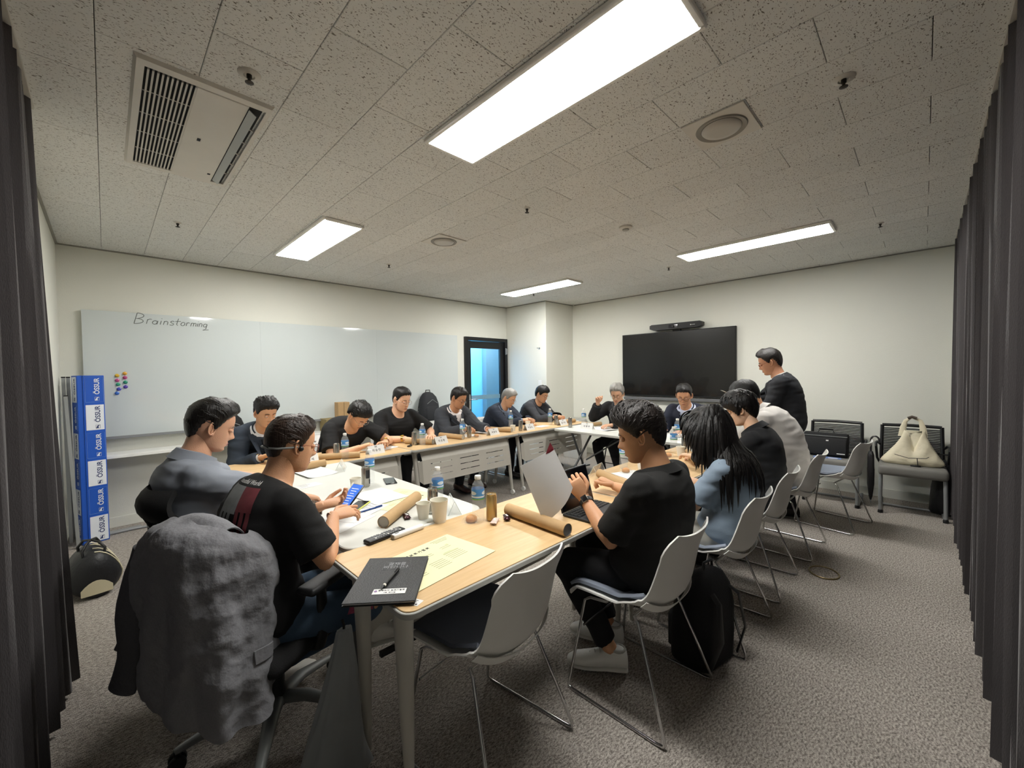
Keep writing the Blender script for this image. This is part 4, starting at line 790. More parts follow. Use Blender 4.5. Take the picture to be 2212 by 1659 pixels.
# laptop and upright tablet of the nearest man
t = thing('laptop', 'open black laptop before the nearest man', 'laptop', (1.745, 1.165, T), radians(3)); LAP = mat('laptop_black', '#222326', .4)
b = MB(); b.box((0, 0, .008), (.30, .205, .014), bev=.004); b.build('base', LAP, t, 30)
KEY = mat('black_keycap', '#17181a', .5)
for i in range(13):
    for j in range(4): b = MB(); b.box((-.132+.022*i, .08-.022*j, .0165), (.018, .018, .003)); b.build('key', KEY, t, 0)
b = MB(); b.box((0, -.06, .0155), (.09, .05, .001)); b.build('touch_pad', LAP, t, 0)
Rl = RX(radians(15)); b = MB(); b.box(np.array([0, .105, .012])+Rl.T @ np.array([0, 0, .10]), (.30, .007, .20), R=Rl.T, bev=.003); b.build('lid', LAP, t, 30); b = MB(); b.box(np.array([0, .105, .012])+Rl.T @ np.array([0, -.004, .10]), (.285, .0012, .185), R=Rl.T); b.build('screen', mat('laptop_screen', '#0d0d10', .12, coat=.3), t, 0)
# held sheet
t = thing('paper_sheet', 'white sheet held up in the nearest man’s left hand', 'paper', (1.46, 1.25, .73)); A_, B_, C_, D_ = [np.array(q)-[1.46, 1.25, .73] for q in ((1.306, 1.27, 1.018), (1.513, 1.25, 1.075), (1.611, 1.21, .869), (1.429, 1.24, .732))]
G = np.array([[(1-u)*((1-v)*A_+v*D_)+u*((1-v)*B_+v*C_)+np.array([.004, -.018, 0])*sin(pi*u)*(.4+v) for v in np.linspace(0, 1, 12)] for u in np.linspace(0, 1, 10)]); b = MB(); b.sheet(G, .0006); b.build('sheet', PAPER, t, 80)
b = MB(); b.add([B_+[-.06, -.004, -.022], B_+[-.015, -.004, -.002], B_+[.012, -.002, -.018], B_+[-.022, 0, .028]], [(0, 1, 2), (0, 3, 1), (1, 3, 2)]); b.build('red_corner', mat('dark_red_card', '#7d2430', .7), t, 0)
t = thing('paper_sheet', 'white papers held by the standing man', 'paper', (4.56, 1.37, 1.13)); b = MB(); G = np.array([[(u*.16-.08, v*.21-.10, .10*v) for v in np.linspace(0, 1, 6)] for u in np.linspace(0, 1, 5)]); b.sheet(G @ RZ(.5).T, .001); b.build('sheet', PAPER, t, 0); b = MB(); b.box(RZ(.5) @ np.array([0, 0, .052]), (.10, .13, .0008), R=RZ(.5) @ RX(radians(25.5))); b.build('printed_block', TABG, t, 0)
# ------------------------------------------------------------ left corner: box, poles, bag
t = thing('display_box', 'tall blue cardboard box with white lettered panels in the left corner', 'box', (-.112, 5.20, 0), radians(14)); BLUE = mat('royal_blue_print', '#1f55b8', .45, var=(3, .05)); WPR = mat('white_print', '#dfe3ea', .5); NAVY = mat('navy_print', '#1d2f63', .5); LINEB = mat('pale_blue_line', '#8fb0e0', .5)
W_b, D_b, H_b = .17, .16, 1.47
b = MB(); b.box((0, 0, H_b/2), (W_b, D_b, H_b), bev=.003); b.build('carton', BLUE, t, 20)
ce = H_b/6
for f_, (cx, nx_) in enumerate(((.020, 0), (-W_b/2, 1))):
    for k in range(6):
        zc = H_b-ce*(k+.5); white = (k % 2 == 1) if f_ == 0 else (k % 2 == 0)
        if f_ == 0: Rf = RX(pi/2); c = np.array([cx, -D_b/2-.001, zc]); pw = .115
        else: Rf = np.array([[0, 0, -1], [-1, 0, 0], [0, 1, 0.]]); c = np.array([-W_b/2-.001, .0, zc]); pw = .115
        if white: b = MB(); b.box(c, (pw, ce*.9, .0016), R=Rf); b.build('white_panel', WPR, t, 0)
        else:
            b = MB(); P = [Rf @ np.array([x, y, 0])+c for x, y in ((-pw/2, -ce*.45), (pw/2, -ce*.45), (pw/2, ce*.45), (-pw/2, ce*.45), (-pw/2, -ce*.45))]; b.tube(P, .0008, 4, cap=False); b.build('panel_outline', LINEB, t, 0)
        tm_ = NAVY if white else WPR; Rt_ = Rf @ RZ(pi/2); off = Rf @ np.array([.018, 0, .0012])
        text('lettering', 'ÖSSUR', .047, tm_, t, MAT4(Rt_, c+off+Rf @ np.array([0, .028, 0])), .0004, bold=.0008)
        b = MB(); lc = c+off+Rf @ np.array([-.002, -.082, 0])
        P = [Rf @ np.array([x, y, 0])+lc for x, y in ((-.014, -.015), (.014, -.015), (.014, .015), (-.014, .015), (-.014, -.015))]; b.tube(P, .0011, 4, cap=False)
        b.add([Rf @ np.array([x, y, .0004])+lc for x, y in ((-.012, -.010), (-.002, .012), (.012, .013), (.002, .002), (.004, -.013), (-.012, -.013))], [(0, 1, 2, 3), (0, 3, 4, 5)]); b.build('logo', tm_, t, 0)
b = MB(); b.box((-.047, -D_b/2-.004, H_b/2), (.006, .006, H_b)); b.build('corner_fold', BLUE, t, 0)
ALU = mat('dull_aluminium', '#a6a9a9', .35, .6)
for k, (x0_, x1_, y0_, y1_, h_, lab) in enumerate(((-.262, -.252, 5.30, 5.28, 1.46, 'tallest thin aluminium pole in the left corner'), (-.245, -.20, 5.16, 5.05, 1.30, 'leaning grey aluminium pole beside the blue box'), (-.235, -.235, 5.34, 5.38, 1.46, 'pale aluminium pole nearest the wall behind the blue box'))):
    t = thing('metal_pole', lab, 'pole', (x1_, y1_, 0), 0, 'aluminium poles in the left corner'); d = np.array([x0_-x1_, y0_-y1_, h_]); b = MB(); b.tube([(0, 0, .0), d], .016, 4, up=(1, 1, 0)); b.build('pole_bar', ALU, t, 20); b = MB(); b.tube([d*.995, d*1.002], .018, 4, up=(1, 1, 0)); b.build('pole_cap', BLACK, t, 20)
t = thing('banner_stand_foot', 'flat grey metal stand foot on the carpet beside the blue box', 'stand', (.09, 5.30, 0), radians(6)); b = MB(); b.box((-.03, 0, .012), (.30, .07, .022), bev=.006); b.build('foot_bar', STEELG, t, 30); b = MB(); b.box((.09, -.015, .010), (.16, .045, .014), R=RZ(-.25), bev=.004); b.build('swivel_foot', STEELG, t, 30)
# gym bag
t = thing('sports_bag', 'black sports bag with cream trim on the floor at left', 'bag', (-.10, 3.98, 0), radians(8)); BAGB = mat('black_nylon', '#17181b', .5, bump=(60, .3)); CRM = mat('cream_trim', '#cfc6a8', .55)
out = []; an_ = np.arange(24)*2*pi/24
sec = lambda y, k: np.stack([np.cos(an_)*.135*k*(1-.25*np.clip(np.sin(an_), 0, 1)), np.full(24, y), .13+np.sin(an_)*.13*np.where(np.sin(an_) < 0, 1, 1.25*k)], 1)
b = MB(); b.rings([sec(y, k) for y, k in ((-.17, .35), (-.165, .7), (-.13, .95), (0, 1.0), (.13, .95), (.165, .7), (.17, .35))]); b.build('bag_body', BAGB, t, 80)
for y in (-.12, -.045, .06, .13):
    k = .965 if abs(y) > .1 else 1.0; q = sec(y, k)[[20, 21, 22, 23, 0, 1, 2, 3, 4, 5, 6]]*np.array([1.02, 1, 1.015]); b = MB(); b.tube(q, .004, 6); b.build('piping', CRM, t, 60)
b = MB(); G = np.array([[sec(y, 1.0)[i]*np.array([1.03, 1, 1.01]) for y in np.linspace(-.035, .045, 5)] for i in (23, 0, 1, 2, 3)]); b.sheet(G, .003); b.build('cream_panel', CRM, t, 60)
G = np.array([[(x*.075, -.171-.006*(1-x*x), .03+.09*v*(1-.55*x*x)) for x in np.linspace(-1, 1, 9)] for v in np.linspace(.0, 1, 4)]); b = MB(); b.sheet(G, .004); b.build('end_pocket', CRM, t, 60)
for s_ in (-1, 1): b = MB(); b.tube([(s_*.05, -.09, .26), (s_*.055, -.09, .30), (s_*.03, -.05, .335), (s_*.0, .0, .345), (s_*.03, .06, .335), (s_*.055, .09, .29), (s_*.05, .09, .25)], .008, 8); b.build('carry_handle', BLACK, t, 60)
# bags and boxes on the shelf
def backpack(name, x, y, z, rz, lab, w_=.32, h_=.44, d_=.18, col='#2b2d31'):
    t = thing(name, lab, 'backpack', (x, y, z), radians(rz), 'backpacks'); m = mat('pack_cloth_'+str(int(x*10)), col, .8, bump=(200, .3)); out = []
    for k, (v, ww, dd, sx) in enumerate(((0, .86, .7, 0), (.03, .97, .95, 0), (.3, 1, 1, 0), (.6, .95, .92, .01), (.82, .78, .72, .02), (.95, .5, .45, .03), (1, .2, .2, .035))):
        out.append(np.array([(xx+sx, yy, v*h_) for xx, yy in rect_path(d_*dd, w_*ww, min(d_*dd, w_*ww)*.35, 5)]))
    b = MB(); b.rings(out); b.build('pack_body', m, t, 60)
    b = MB(); b.rings([np.array([(xx-d_*.42, yy, v*h_) for xx, yy in rect_path(d_*.3*k_, w_*.75*k_, .03*k_, 4)]) for v, k_ in ((.06, .8), (.10, 1), (.42, 1), (.50, .7))]); b.build('front_pocket', m, t, 60)
    b = MB(); b.tube([(.03, -.04, h_*.95), (.03, -.035, h_*1.06), (.03, .035, h_*1.06), (.03, .04, h_*.95)], .007, 6); b.build('top_loop', BLACK, t)
    for s_ in (-1, 1): b = MB(); b.tube([(.05, s_*.06, h_*.88), (d_*.62, s_*.09, h_*.75), (d_*.72, s_*.11, h_*.4), (d_*.5, s_*.13, h_*.06)], .016, 6, flat=.35); b.build('shoulder_strap', BLACK, t)
    b = MB(); b.tube([(-d_*.50, -w_*.30, h_*.60), (-d_*.515, 0, h_*.74), (-d_*.50, w_*.30, h_*.60)], .003, 5); b.build('zip', GREYP, t)
ZS = .735
backpack('backpack', 3.52, 5.36, ZS, 92, 'dark grey backpack standing on the white shelf near the door'); backpack('backpack', .96, 5.36, ZS, 85, 'rounded black bag on the white shelf behind the navy suit man', .26, .30, .18, '#101112')
backpack('backpack', 2.10, .78, 0, -100, 'black backpack on the carpet under the nearest man’s chair', .32, .46, .22, '#0c0c0e')
t = thing('cardboard_box', 'open upright brown cardboard box on the shelf behind the bending man', 'box', (2.19, 5.37, ZS+.16), 0)
b = MB(); b.box((0, 0, .10), (.15, .12, .20), bev=.002); b.build('carton', KRAFT, t, 20); b = MB(); b.box((0, -.061, .10), (.004, .002, .20)); b.build('seam', KIN, t, 0)
t = thing('cardboard_box', 'flat brown cardboard box under the upright one on the shelf', 'box', (2.12, 5.36, ZS), 0); b = MB(); b.box((0, 0, .08), (.36, .22, .158), bev=.002); b.build('carton', mat('olive_card', '#8a7a52', .7), t, 20); b = MB(); b.box((0, -.1105, .08), (.30, .001, .03)); b.build('label', PAPER, t, 0)
t = thing('white_carton', 'white carton on the shelf behind the polo shirt man', 'box', (2.95, 5.36, ZS), 0); b = MB(); b.rings([np.array([(x*k_, y*k_, z) for x, y in rect_path(.15, .12, .02, 4)]) for k_, z in ((.9, 0), (1, .26), (1.03, .262), (1.03, .27))]); b.build('carton_body', WHITEP, t, 40); b = MB(); b.box((0, -.064, .15), (.09, .001, .06)); b.build('carton_label', mat('pale_label', '#c9ccd0', .6), t, 0)
t = thing('camera_strap', 'tangled black strap and small device on the shelf behind the headset man', 'strap', (1.60, 5.33, ZS), 0); b = MB(); rs = np.random.default_rng(4); P = [(-.12+.03*k, .03*sin(k*1.7), .02+.05*abs(sin(k*.9))) for k in range(9)]; b.tube(P, .010, 6, flat=.4); b.build('strap_band', BLACK, t); b = MB(); b.box((.16, 0, .05), (.08, .06, .09), bev=.01, seg=2); b.build('device', BLACK, t, 50)
t = thing('notebook', 'dark notebook lying on the shelf behind the polo shirt man', 'notebook', (2.62, 5.34, ZS), .1); b = MB(); b.box((0, 0, .008), (.22, .15, .015), bev=.002); b.build('cover', BLACK, t, 20); b = MB(); b.box((.003, 0, .008), (.216, .152, .009)); b.build('pages', PAPER, t, 0)
# ------------------------------------------------------------ right: tote, briefcase, umbrella, dark bag
t = thing('shoulder_bag', 'cream slouchy leather shoulder bag on the grey visitor chair by the curtain', 'bag', (5.60, .08, .483), 0); CREAM = mat('cream_soft_leather', '#d6cdb2', .6, var=(7, .08), bump=(18, .5))
out = []; ny = 30; an_ = np.arange(32)*2*pi/32
for v in np.linspace(0, 1, 15):
    wy = np.interp(v, [0, .08, .3, .6, .8, 1], [.20, .235, .185, .125, .092, .075]); dx_ = np.interp(v, [0, .1, .4, .8, 1], [.045, .065, .06, .035, .02]); yo = -.02*v
    P = np.stack([np.sign(np.cos(an_))*np.abs(np.cos(an_))**.8*dx_+.04*v, wy*np.sin(an_)+yo, np.full(32, v*.33)], 1)
    dip = .16*v*np.exp(-((P[:, 1]-yo)/.035)**2); P[:, 2] -= dip; P[:, 0] += .006*np.sin(P[:, 1]*60+v*9)*(1-v*.5); P[:, 2] += .006*np.sin(P[:, 1]*40)*v; out.append(P)
b = MB(); b.rings(out); b.build('bag_body', CREAM, t, 80)
b = MB(); G = []
hp = [(.04, .072, .27), (.05, .062, .36), (.06, .045, .425), (.065, .0, .462), (.06, -.060, .43), (.05, -.078, .36), (.04, -.085, .27)]
b.tube(hp, [.028, .024, .016, .011, .016, .024, .028], 10, flat=.3, up=(1, 0, 0)); b.build('handle', CREAM, t, 80)
b = MB(); b.tube([(.047, .03, .452), (.052, 0, .468), (.047, -.035, .455)], .013, 8, flat=.4, up=(1, 0, 0)); b.build('handle_wrap', mat('dark_tan_leather', '#4f443a', .6), t, 60)
b = MB(); b.tube([(-.075, .12, .10), (-.082, .02, .075), (-.075, -.10, .085), (-.07, -.12, .10)], .003, 6); b.build('zip', BLACK, t); b = MB(); b.tube([(-.08, -.04, .08), (-.085, -.045, .01)], .003, 6); b.box((-.08, -.03, .006), (.03, .075, .010), bev=.003); b.build('dark_tag', BLACK, t)
t = thing('briefcase', 'black fabric briefcase leaning on the grey visitor chair', 'bag', (5.60, .76, .480), 0); BFC = mat('black_ballistic_cloth', '#141416', .75, bump=(300, .3)); Rb = RY(radians(14))
b = MB(); b.box(Rb @ np.array([0, 0, .13]), (.09, .40, .26), R=Rb, bev=.025, seg=3); b.build('case_body', BFC, t, 60); b = MB(); b.box(Rb @ np.array([-.05, 0, .10]), (.02, .37, .18), R=Rb, bev=.008, seg=2); b.build('front_pocket', BFC, t, 60)
b = MB(); b.tube([Rb @ np.array(q) for q in ((0, .07, .26), (0, .06, .295), (0, -.06, .295), (0, -.07, .26))], .008, 8); b.build('handle', BLACK, t); b = MB(); b.tube([Rb @ np.array([-.047, y, .215]) for y in (-.19, 0, .19)], .003, 6); b.build('zip', GREYP, t)
b = MB(); b.box(Rb @ np.array([-.062, -.02, .165]), (.001, .022, .012), R=Rb); b.box(Rb @ np.array([-.062, -.14, .03]), (.001, .07, .007), R=Rb); b.build('badge', WHITEP, t, 0)
t = thing('magazine', 'folded colourful magazine under the briefcase', 'magazine', (5.50, .73, .4805), .1); b = MB(); b.box((0, 0, .0), (.10, .24, .004)); b.build('pages', mat('magazine_cover', '#6f86b8', .4, var=(40, .6)), t, 0); b = MB(); b.box((-.02, -.05, .0025), (.04, .08, .0006)); b.build('cover_picture', PAPER, t, 0)
t = thing('umbrella', 'closed black umbrella with curved handle hanging between the visitor chairs', 'umbrella', (5.66, .385, .03), 0); UMB = mat('black_umbrella_cloth', '#1c1a1c', .55, bump=(120, .3))
b = MB(); an_ = np.arange(24)*2*pi/24; out = []
for z, r in ((.03, .006), (.07, .014), (.2, .026), (.35, .032), (.46, .026), (.50, .024), (.54, .014)): out.append(np.stack([r*(1+.18*np.sin(4*an_+z*12))*np.cos(an_), r*(1+.18*np.sin(4*an_+z*12))*np.sin(an_), np.full(24, z)], 1))
b.rings(out); b.build('furled_cloth', UMB, t, 80); b = MB(); b.tube([(0, 0, 0), (0, 0, .60)], .004, 8); b.build('shaft', STEELG, t)
b = MB(); b.tube([(0, 0, .54), (0, 0, .66)]+[(0, -.032+.032*cos(a), .66+.040*sin(a)) for a in np.linspace(.2, pi, 8)]+[(0, -.064, .63)], .0085, 10); b.build('curved_handle', mat('umbrella_handle', '#2c2a2c', .25, coat=.4), t)
t = thing('dark_bag', 'soft black bag slumped on the floor against the right curtain', 'bag', (5.80, -.14, 0), 0); b = MB(); an_ = np.arange(20)*2*pi/20; out = []
for v, k in ((0, .8), (.05, 1), (.5, .95), (.85, .75), (1, .3)): out.append(np.stack([np.cos(an_)*.13*k, np.sin(an_)*.10*k-.02*v, np.full(20, v*.52)+.01*np.sin(an_*3)], 1))
b.rings(out); b.build('bag_body', BAGB, t, 80); b = MB(); b.tube([(0, .04, .50), (0, .05, .58), (0, -.06, .58), (0, -.05, .49)], .008, 8); b.build('strap', BLACK, t)
# ------------------------------------------------------------ grey cover bag by the table leg
t = thing('garment_cover', 'limp dark grey cloth cover standing against the nearest table leg', 'cover', (.56, 1.45, 0), radians(100)); GCL = mat('grey_cover_cloth', '#868a8c', .6, var=(6, .1), bump=(14, .3), sheen=.2); out = []
an_ = np.arange(40)*2*pi/40
for v in np.linspace(0, 1, 14):
    wy = np.interp(v, [0, .15, .6, 1], [.16, .13, .07, .028]); dx_ = np.interp(v, [0, .4, 1], [.055, .035, .014]); rip = 1+.14*np.sin(5*an_+v*3)*(1-v)+.07*np.sin(9*an_-v*5)
    out.append(np.stack([np.cos(an_)*dx_*rip, np.sin(an_)*wy*rip+.07*(1-v)**1.3-.02, np.full(40, v*.53)], 1))
b = MB(); b.rings(out); b.build('cloth_body', GCL, t, 80); b = MB(); b.tube([(0, -.02, .525), (0, -.02, .545), (.01, -.02, .56)], .005, 6); b.build('tie_loop', BLACK, t)
# ------------------------------------------------------------ jacket over the headset man's chair
JR = 30; t = thing('draped_jacket', 'crumpled grey linen jacket draped over the back of the nearest office chair', 'jacket', (.222, 1.765, 0), radians(JR)); LIN = mat('grey_crinkled_linen', '#7c7c80', .95, var=(240, .18), bump=(20, 1.0, 5), sheen=.05)
LIN_SHADE = mat('shaded_linen_sleeve', '#56565a', .95, var=(240, .18), bump=(38, .7, 6))  # darker copy of the linen; the sleeves' shade is put into the colour
def crumple(G, a=.008, f=22):
    sh = G.shape; Q = G.reshape(-1, 3); n = wnoise(Q*np.array([1, 1, .8]), f, 0); n3 = wnoise(Q, f*2.6, 1); d = ((1-np.abs(n)*1.5)*a+n3*a*.45); N_ = np.cross(np.gradient(G, axis=0), np.gradient(G, axis=1)); N_ /= np.linalg.norm(N_, axis=2, keepdims=True)+1e-9
    return G+N_*d.reshape(sh[0], sh[1], 1)
# one cloth wrapped from the far edge round the back and the camera side to the buttoned front edge
path = np.array([.72, .76])*np.array([(.06, .24), (-.03, .265), (-.145, .20), (-.185, .05), (-.175, -.12), (-.12, -.225), (.0, -.275), (.09, -.285), (.165, -.25), (.215, -.18)])
sl_ = np.r_[0, np.cumsum(np.linalg.norm(np.diff(path, axis=0), axis=1))]; sl_ /= sl_[-1]; nv, nu = 84, 110; G = np.zeros((nv, nu, 3))
for i, v in enumerate(np.linspace(0, 1, nv)):
    for j, u in enumerate(np.linspace(0, 1, nu)):
        x, y = np.interp(u, sl_, path[:, 0]), np.interp(u, sl_, path[:, 1]); k = np.interp(v, [0, .03, .08, .2, .5, .85, 1], [.40, .75, .92, .98, 1.03, 1.02, .90])
        cx_, cy_ = -.02+.04*(v < .08)*(1-v/.08), -.01; ky = np.interp(v, [0, .03, .08, .2, 1], [.70, .84, .93, .98, 1.0])
        top = .940+.018*cos((u-.35)*7)-.05*max(0, u-.60)*2.0; hem = .40-.13*np.interp(u, [0, .35, .62, .84, .95, 1], [0, .35, 1.0, 1.0, .35, -.3])
        fold = .013*sin(u*38+v*3)*v+.010*sin(u*17-v*5)*min(1, v*3)
        G[i, j] = (cx_+(x-cx_)*k, cy_+(y-cy_)*ky, top-(v**.92)*(top-hem)-.012*(v < .05)*(1-v/.05)); nrm2 = norm(np.array([x-cx_, y-cy_, 0])); G[i, j] += nrm2*fold
b = MB(); b.sheet(crumple(crumple(G, .012, 17), .0035, 48), .004); b.build('jacket_body', LIN, t, 80)
for k, (v, u) in enumerate(((.66, .965), (.83, .93))):
    q = G[int(v*(nv-1)), int(u*(nu-1))]; nn = norm(np.array([q[0]+.02, q[1]+.01, 0])); x_, y_, _ = frame(nn); b = MB(); b.lathe([(.011, .010), (.011, .014), (.004, .015)], 16, c=q, R=np.stack([x_, y_, nn], 1)); b.build('button', BLACK, t, 50)
Gp = G[int(.60*nv):int(.69*nv), int(.76*nu):int(.85*nu)]; nn = norm(np.array([.02, -1, 0])); b = MB(); b.sheet(Gp+nn*.016, .006); b.build('pocket_flap', LIN, t, 40)
for (p0_, p1_, r_, m_) in (((-.02, .20, .87), (-.075, .255, .50), .038, LIN_SHADE), ((-.08, .155, .86), (-.125, .20, .40), .05, LIN_SHADE)):
    p0_, p1_ = np.array(p0_), np.array(p1_); P = [p0_+(p1_-p0_)*k/10+np.array([.008*sin(k), .008*sin(k*.6), 0]) for k in range(11)]; b = MB(); b.tube(P, np.interp(np.arange(11), [0, 2, 10], [r_*.75, r_*1.15, r_]), 20, flat=.55); b.build('sleeve', m_, t, 80)
G2 = np.array([[(.05-.11*v, u*.13, .925+.035*sin(v*pi)-.04*u*u) for v in np.linspace(0, 1, 10)] for u in np.linspace(-1, 1, 20)]); b = MB(); b.sheet(crumple(G2, .004, 30), .005); b.build('jacket_collar', LIN, t, 80)
# ------------------------------------------------------------ people
SKINS = {}
def skin(c):
    if c not in SKINS: SKINS[c] = mat('skin_'+str(len(SKINS)), c, .5, var=(14, .07), bump=(220, .12), sss=.12)
    return SKINS[c]
HAIRM = {}
def hairmat(c, rough=.42):
    if c not in HAIRM:
        m = mat('hair_'+str(len(HAIRM)), c, rough, var=(160, .35), bump=(190, .4, 4), stretch=(1, 1, .12)); HAIRM[c] = m
    return HAIRM[c]
CLO = {}
def cloth(c, rough=.85, bump=(700, .3), var=(12, .08), sheen=0, key=''):
    k = (c, rough, bump, key)
    if k not in CLO: CLO[k] = mat('cloth_'+str(len(CLO)), c, rough, var=var, bump=bump, sheen=sheen)
    return CLO[k]
EYEW = mat('eye_white', '#e8e2da', .2); IRIS = mat('eye_dark', '#17110e', .15); LIPM = mat('lips', '#a8655a', .5); RUBBER = mat('shoe_sole_white', '#d8d6cf', .6)
GOLD = mat('gold_metal', '#c39a4a', .25, 1); RINGR = mat('reddish_frame', '#8a4a3c', .35, .4); GBLK = mat('black_spectacle_frame', '#101012', .3); GSIL = mat('thin_metal_spectacles', '#b9b4ac', .25, .9)
LENS = mat('spectacle_lens', '#ffffff', .02, trans=1, ior=1.01, var=(1, 0), alpha=.25)
zt = np.array([-.120, -.117, -.108, -.095, -.078, -.06, -.035, -.01, .02, .05, .078, .098, .111, .117, .119])
fx = np.array([.045, .062, .078, .086, .0865, .087, .087, .085, .086, .085, .074, .055, .032, .012, .000])
bx_ = np.array([.030, .012, -.012, -.032, -.052, -.068, -.084, -.096, -.103, -.102, -.090, -.070, -.045, -.028, -.012])
hw = np.array([.008, .026, .042, .052, .059, .064, .069, .0725, .0755, .0755, .068, .054, .034, .018, .004])
HN, HM = 64, 56
def head_base(fat=1.0, jaw=1.0):
    z = -.120+.239*(.5-.5*np.cos(np.linspace(0.0, pi, HM))**1); z = np.interp(np.linspace(0, 1, HM), np.linspace(0, 1, 7), [-.120, -.095, -.062, -.025, .02, .085, .119])
    f = np.interp(z, zt, fx); b = np.interp(z, zt, bx_); w_ = np.interp(z, zt, hw)
    ker = np.array([1, 2, 1])/4
    for _ in range(2):
        for q in (f, b, w_): q[1:-1] = np.convolve(q, ker, 'valid')
    w_ = w_*np.interp(z, [-.12, -.03, .03], [fat*jaw, fat, 1])
    t = np.linspace(0, 2*pi, HN, endpoint=False); ph = t-.55*np.sin(t)
    P = np.zeros((HM, HN, 3)); cx = (f+b)/2; a = (f-b)/2
    cs, sn = np.cos(ph), np.sin(ph); n_ = 2.25
    k = (np.abs(cs)**n_+np.abs(sn)**n_)**(-1/n_)
    P[:, :, 0] = cx[:, None]+a[:, None]*(cs*k)[None]; P[:, :, 1] = w_[:, None]*(sn*k)[None]; P[:, :, 2] = z[:, None]
    return P, ph
def face_features(P, nose=1.0, old=0):
    Q = P.copy(); y, z = P[..., 1], P[..., 2]; front = 1/(1+np.exp(-(P[..., 0]-.03)/.01))
    g = lambda yc, zc, sy, sz, a: a*np.exp(-((np.abs(y)-yc)/sy)**2/2-((z-zc)/sz)**2/2)
    d = g(0, -.030, .0105, .010, .017*nose)+g(0, -.012, .0075, .016, .010*nose)+g(0, .008, .007, .012, .003)+g(.011, -.036, .006, .006, .006)
    d += g(.031, .006, .014, .010, -.0085)+g(.028, .024, .018, .006, .0035)+g(.045, -.025, .016, .016, .003)
    d += g(0, -.062, .018, .0045, .0045)+g(0, -.073, .015, .005, .0048)+g(0, -.0675, .019, .0018, -.0035)+g(0, -.085, .018, .005, -.0035)+g(0, -.102, .014, .009, .004)+g(0, -.049, .006, .006, -.0015)
    if old: d += g(.030, -.050, .004, .018, -.0025)+g(.032, -.006, .012, .003, -.002)
    Q[..., 0] += d*front; return Q
DEF_HL = [(0, .074), (30, .074), (48, .062), (60, .040), (70, .006), (80, -.018), (88, -.006), (96, .026), (108, .018), (120, -.020), (135, -.055), (155, -.072), (180, -.078)]
def hair_blob(P, ph, style):
    hl = style.get('hl', DEF_HL); deg = np.abs(((np.degrees(ph)+180) % 360)-180)
    side = np.sign(np.sin(ph)); zl = np.interp(deg, [a for a, _ in hl], [b for _, b in hl])
    if style.get('part'): zl = zl + np.where(side*style['part'] > 0, .004, -.002)*(deg < 60)
    z = P[..., 2]; m = (z-zl[None, :])
    flat = P.reshape(-1, 3); n1 = wnoise(flat*np.array([1, 1, .35]), 95, 0).reshape(z.shape); n2 = wnoise(flat*np.array([.5, 1, .5]), 45, 1).reshape(z.shape)
    m = m + .006*n1*style.get('jag', 1)
    k = np.clip(m/.016, 0, 1); k = k*k*(3-2*k)
    up = np.clip((z-.03)/.07, 0, 1); top = style.get('top', .022); sd = style.get('side', .010); bk = style.get('back', .012)
    c = np.cos(np.radians(deg))[None, :]
    th = (sd+(bk-sd)*np.clip(-c, 0, 1))*(1-up)+top*up*(1+style.get('quiff', .3)*np.clip(c, 0, 1))
    th = th*(1+style.get('rough', .22)*n2+style.get('clump', .13)*n1)
    if style.get('bald'): th = th-style['bald']*np.exp(-((P[..., 0]-style.get('bx', -.03))/.05)**2-(P[..., 1]/.05)**2)*(z > .06)
    t = np.where(k > 0, -.005+(th+.005)*k, -.006)
    d = P-np.array([-.012, 0, .015]); d = d/np.linalg.norm(d, axis=2, keepdims=True)
    Q = P+d*t[..., None]
    if style.get('sweep'): Q[..., 1] += style['sweep']*up*k*np.clip(c, 0, 1); 
    return Q
def rings_closed(mb, G, m=0):
    return mb.rings([G[i] for i in range(G.shape[0])], True, m=m)
def ik(S, W_, a, b, hint):
    S, W_ = np.array(S, float), np.array(W_, float); d = W_-S; L = np.linalg.norm(d); L2 = min(L, (a+b)*.995); d = d/L; W2 = S+d*L2
    x = (a*a-b*b+L2*L2)/(2*L2); h = math.sqrt(max(a*a-x*x, 1e-6)); n = np.array(hint, float); n = norm(n-d*np.dot(n, d)); return S+d*x+n*h, W2
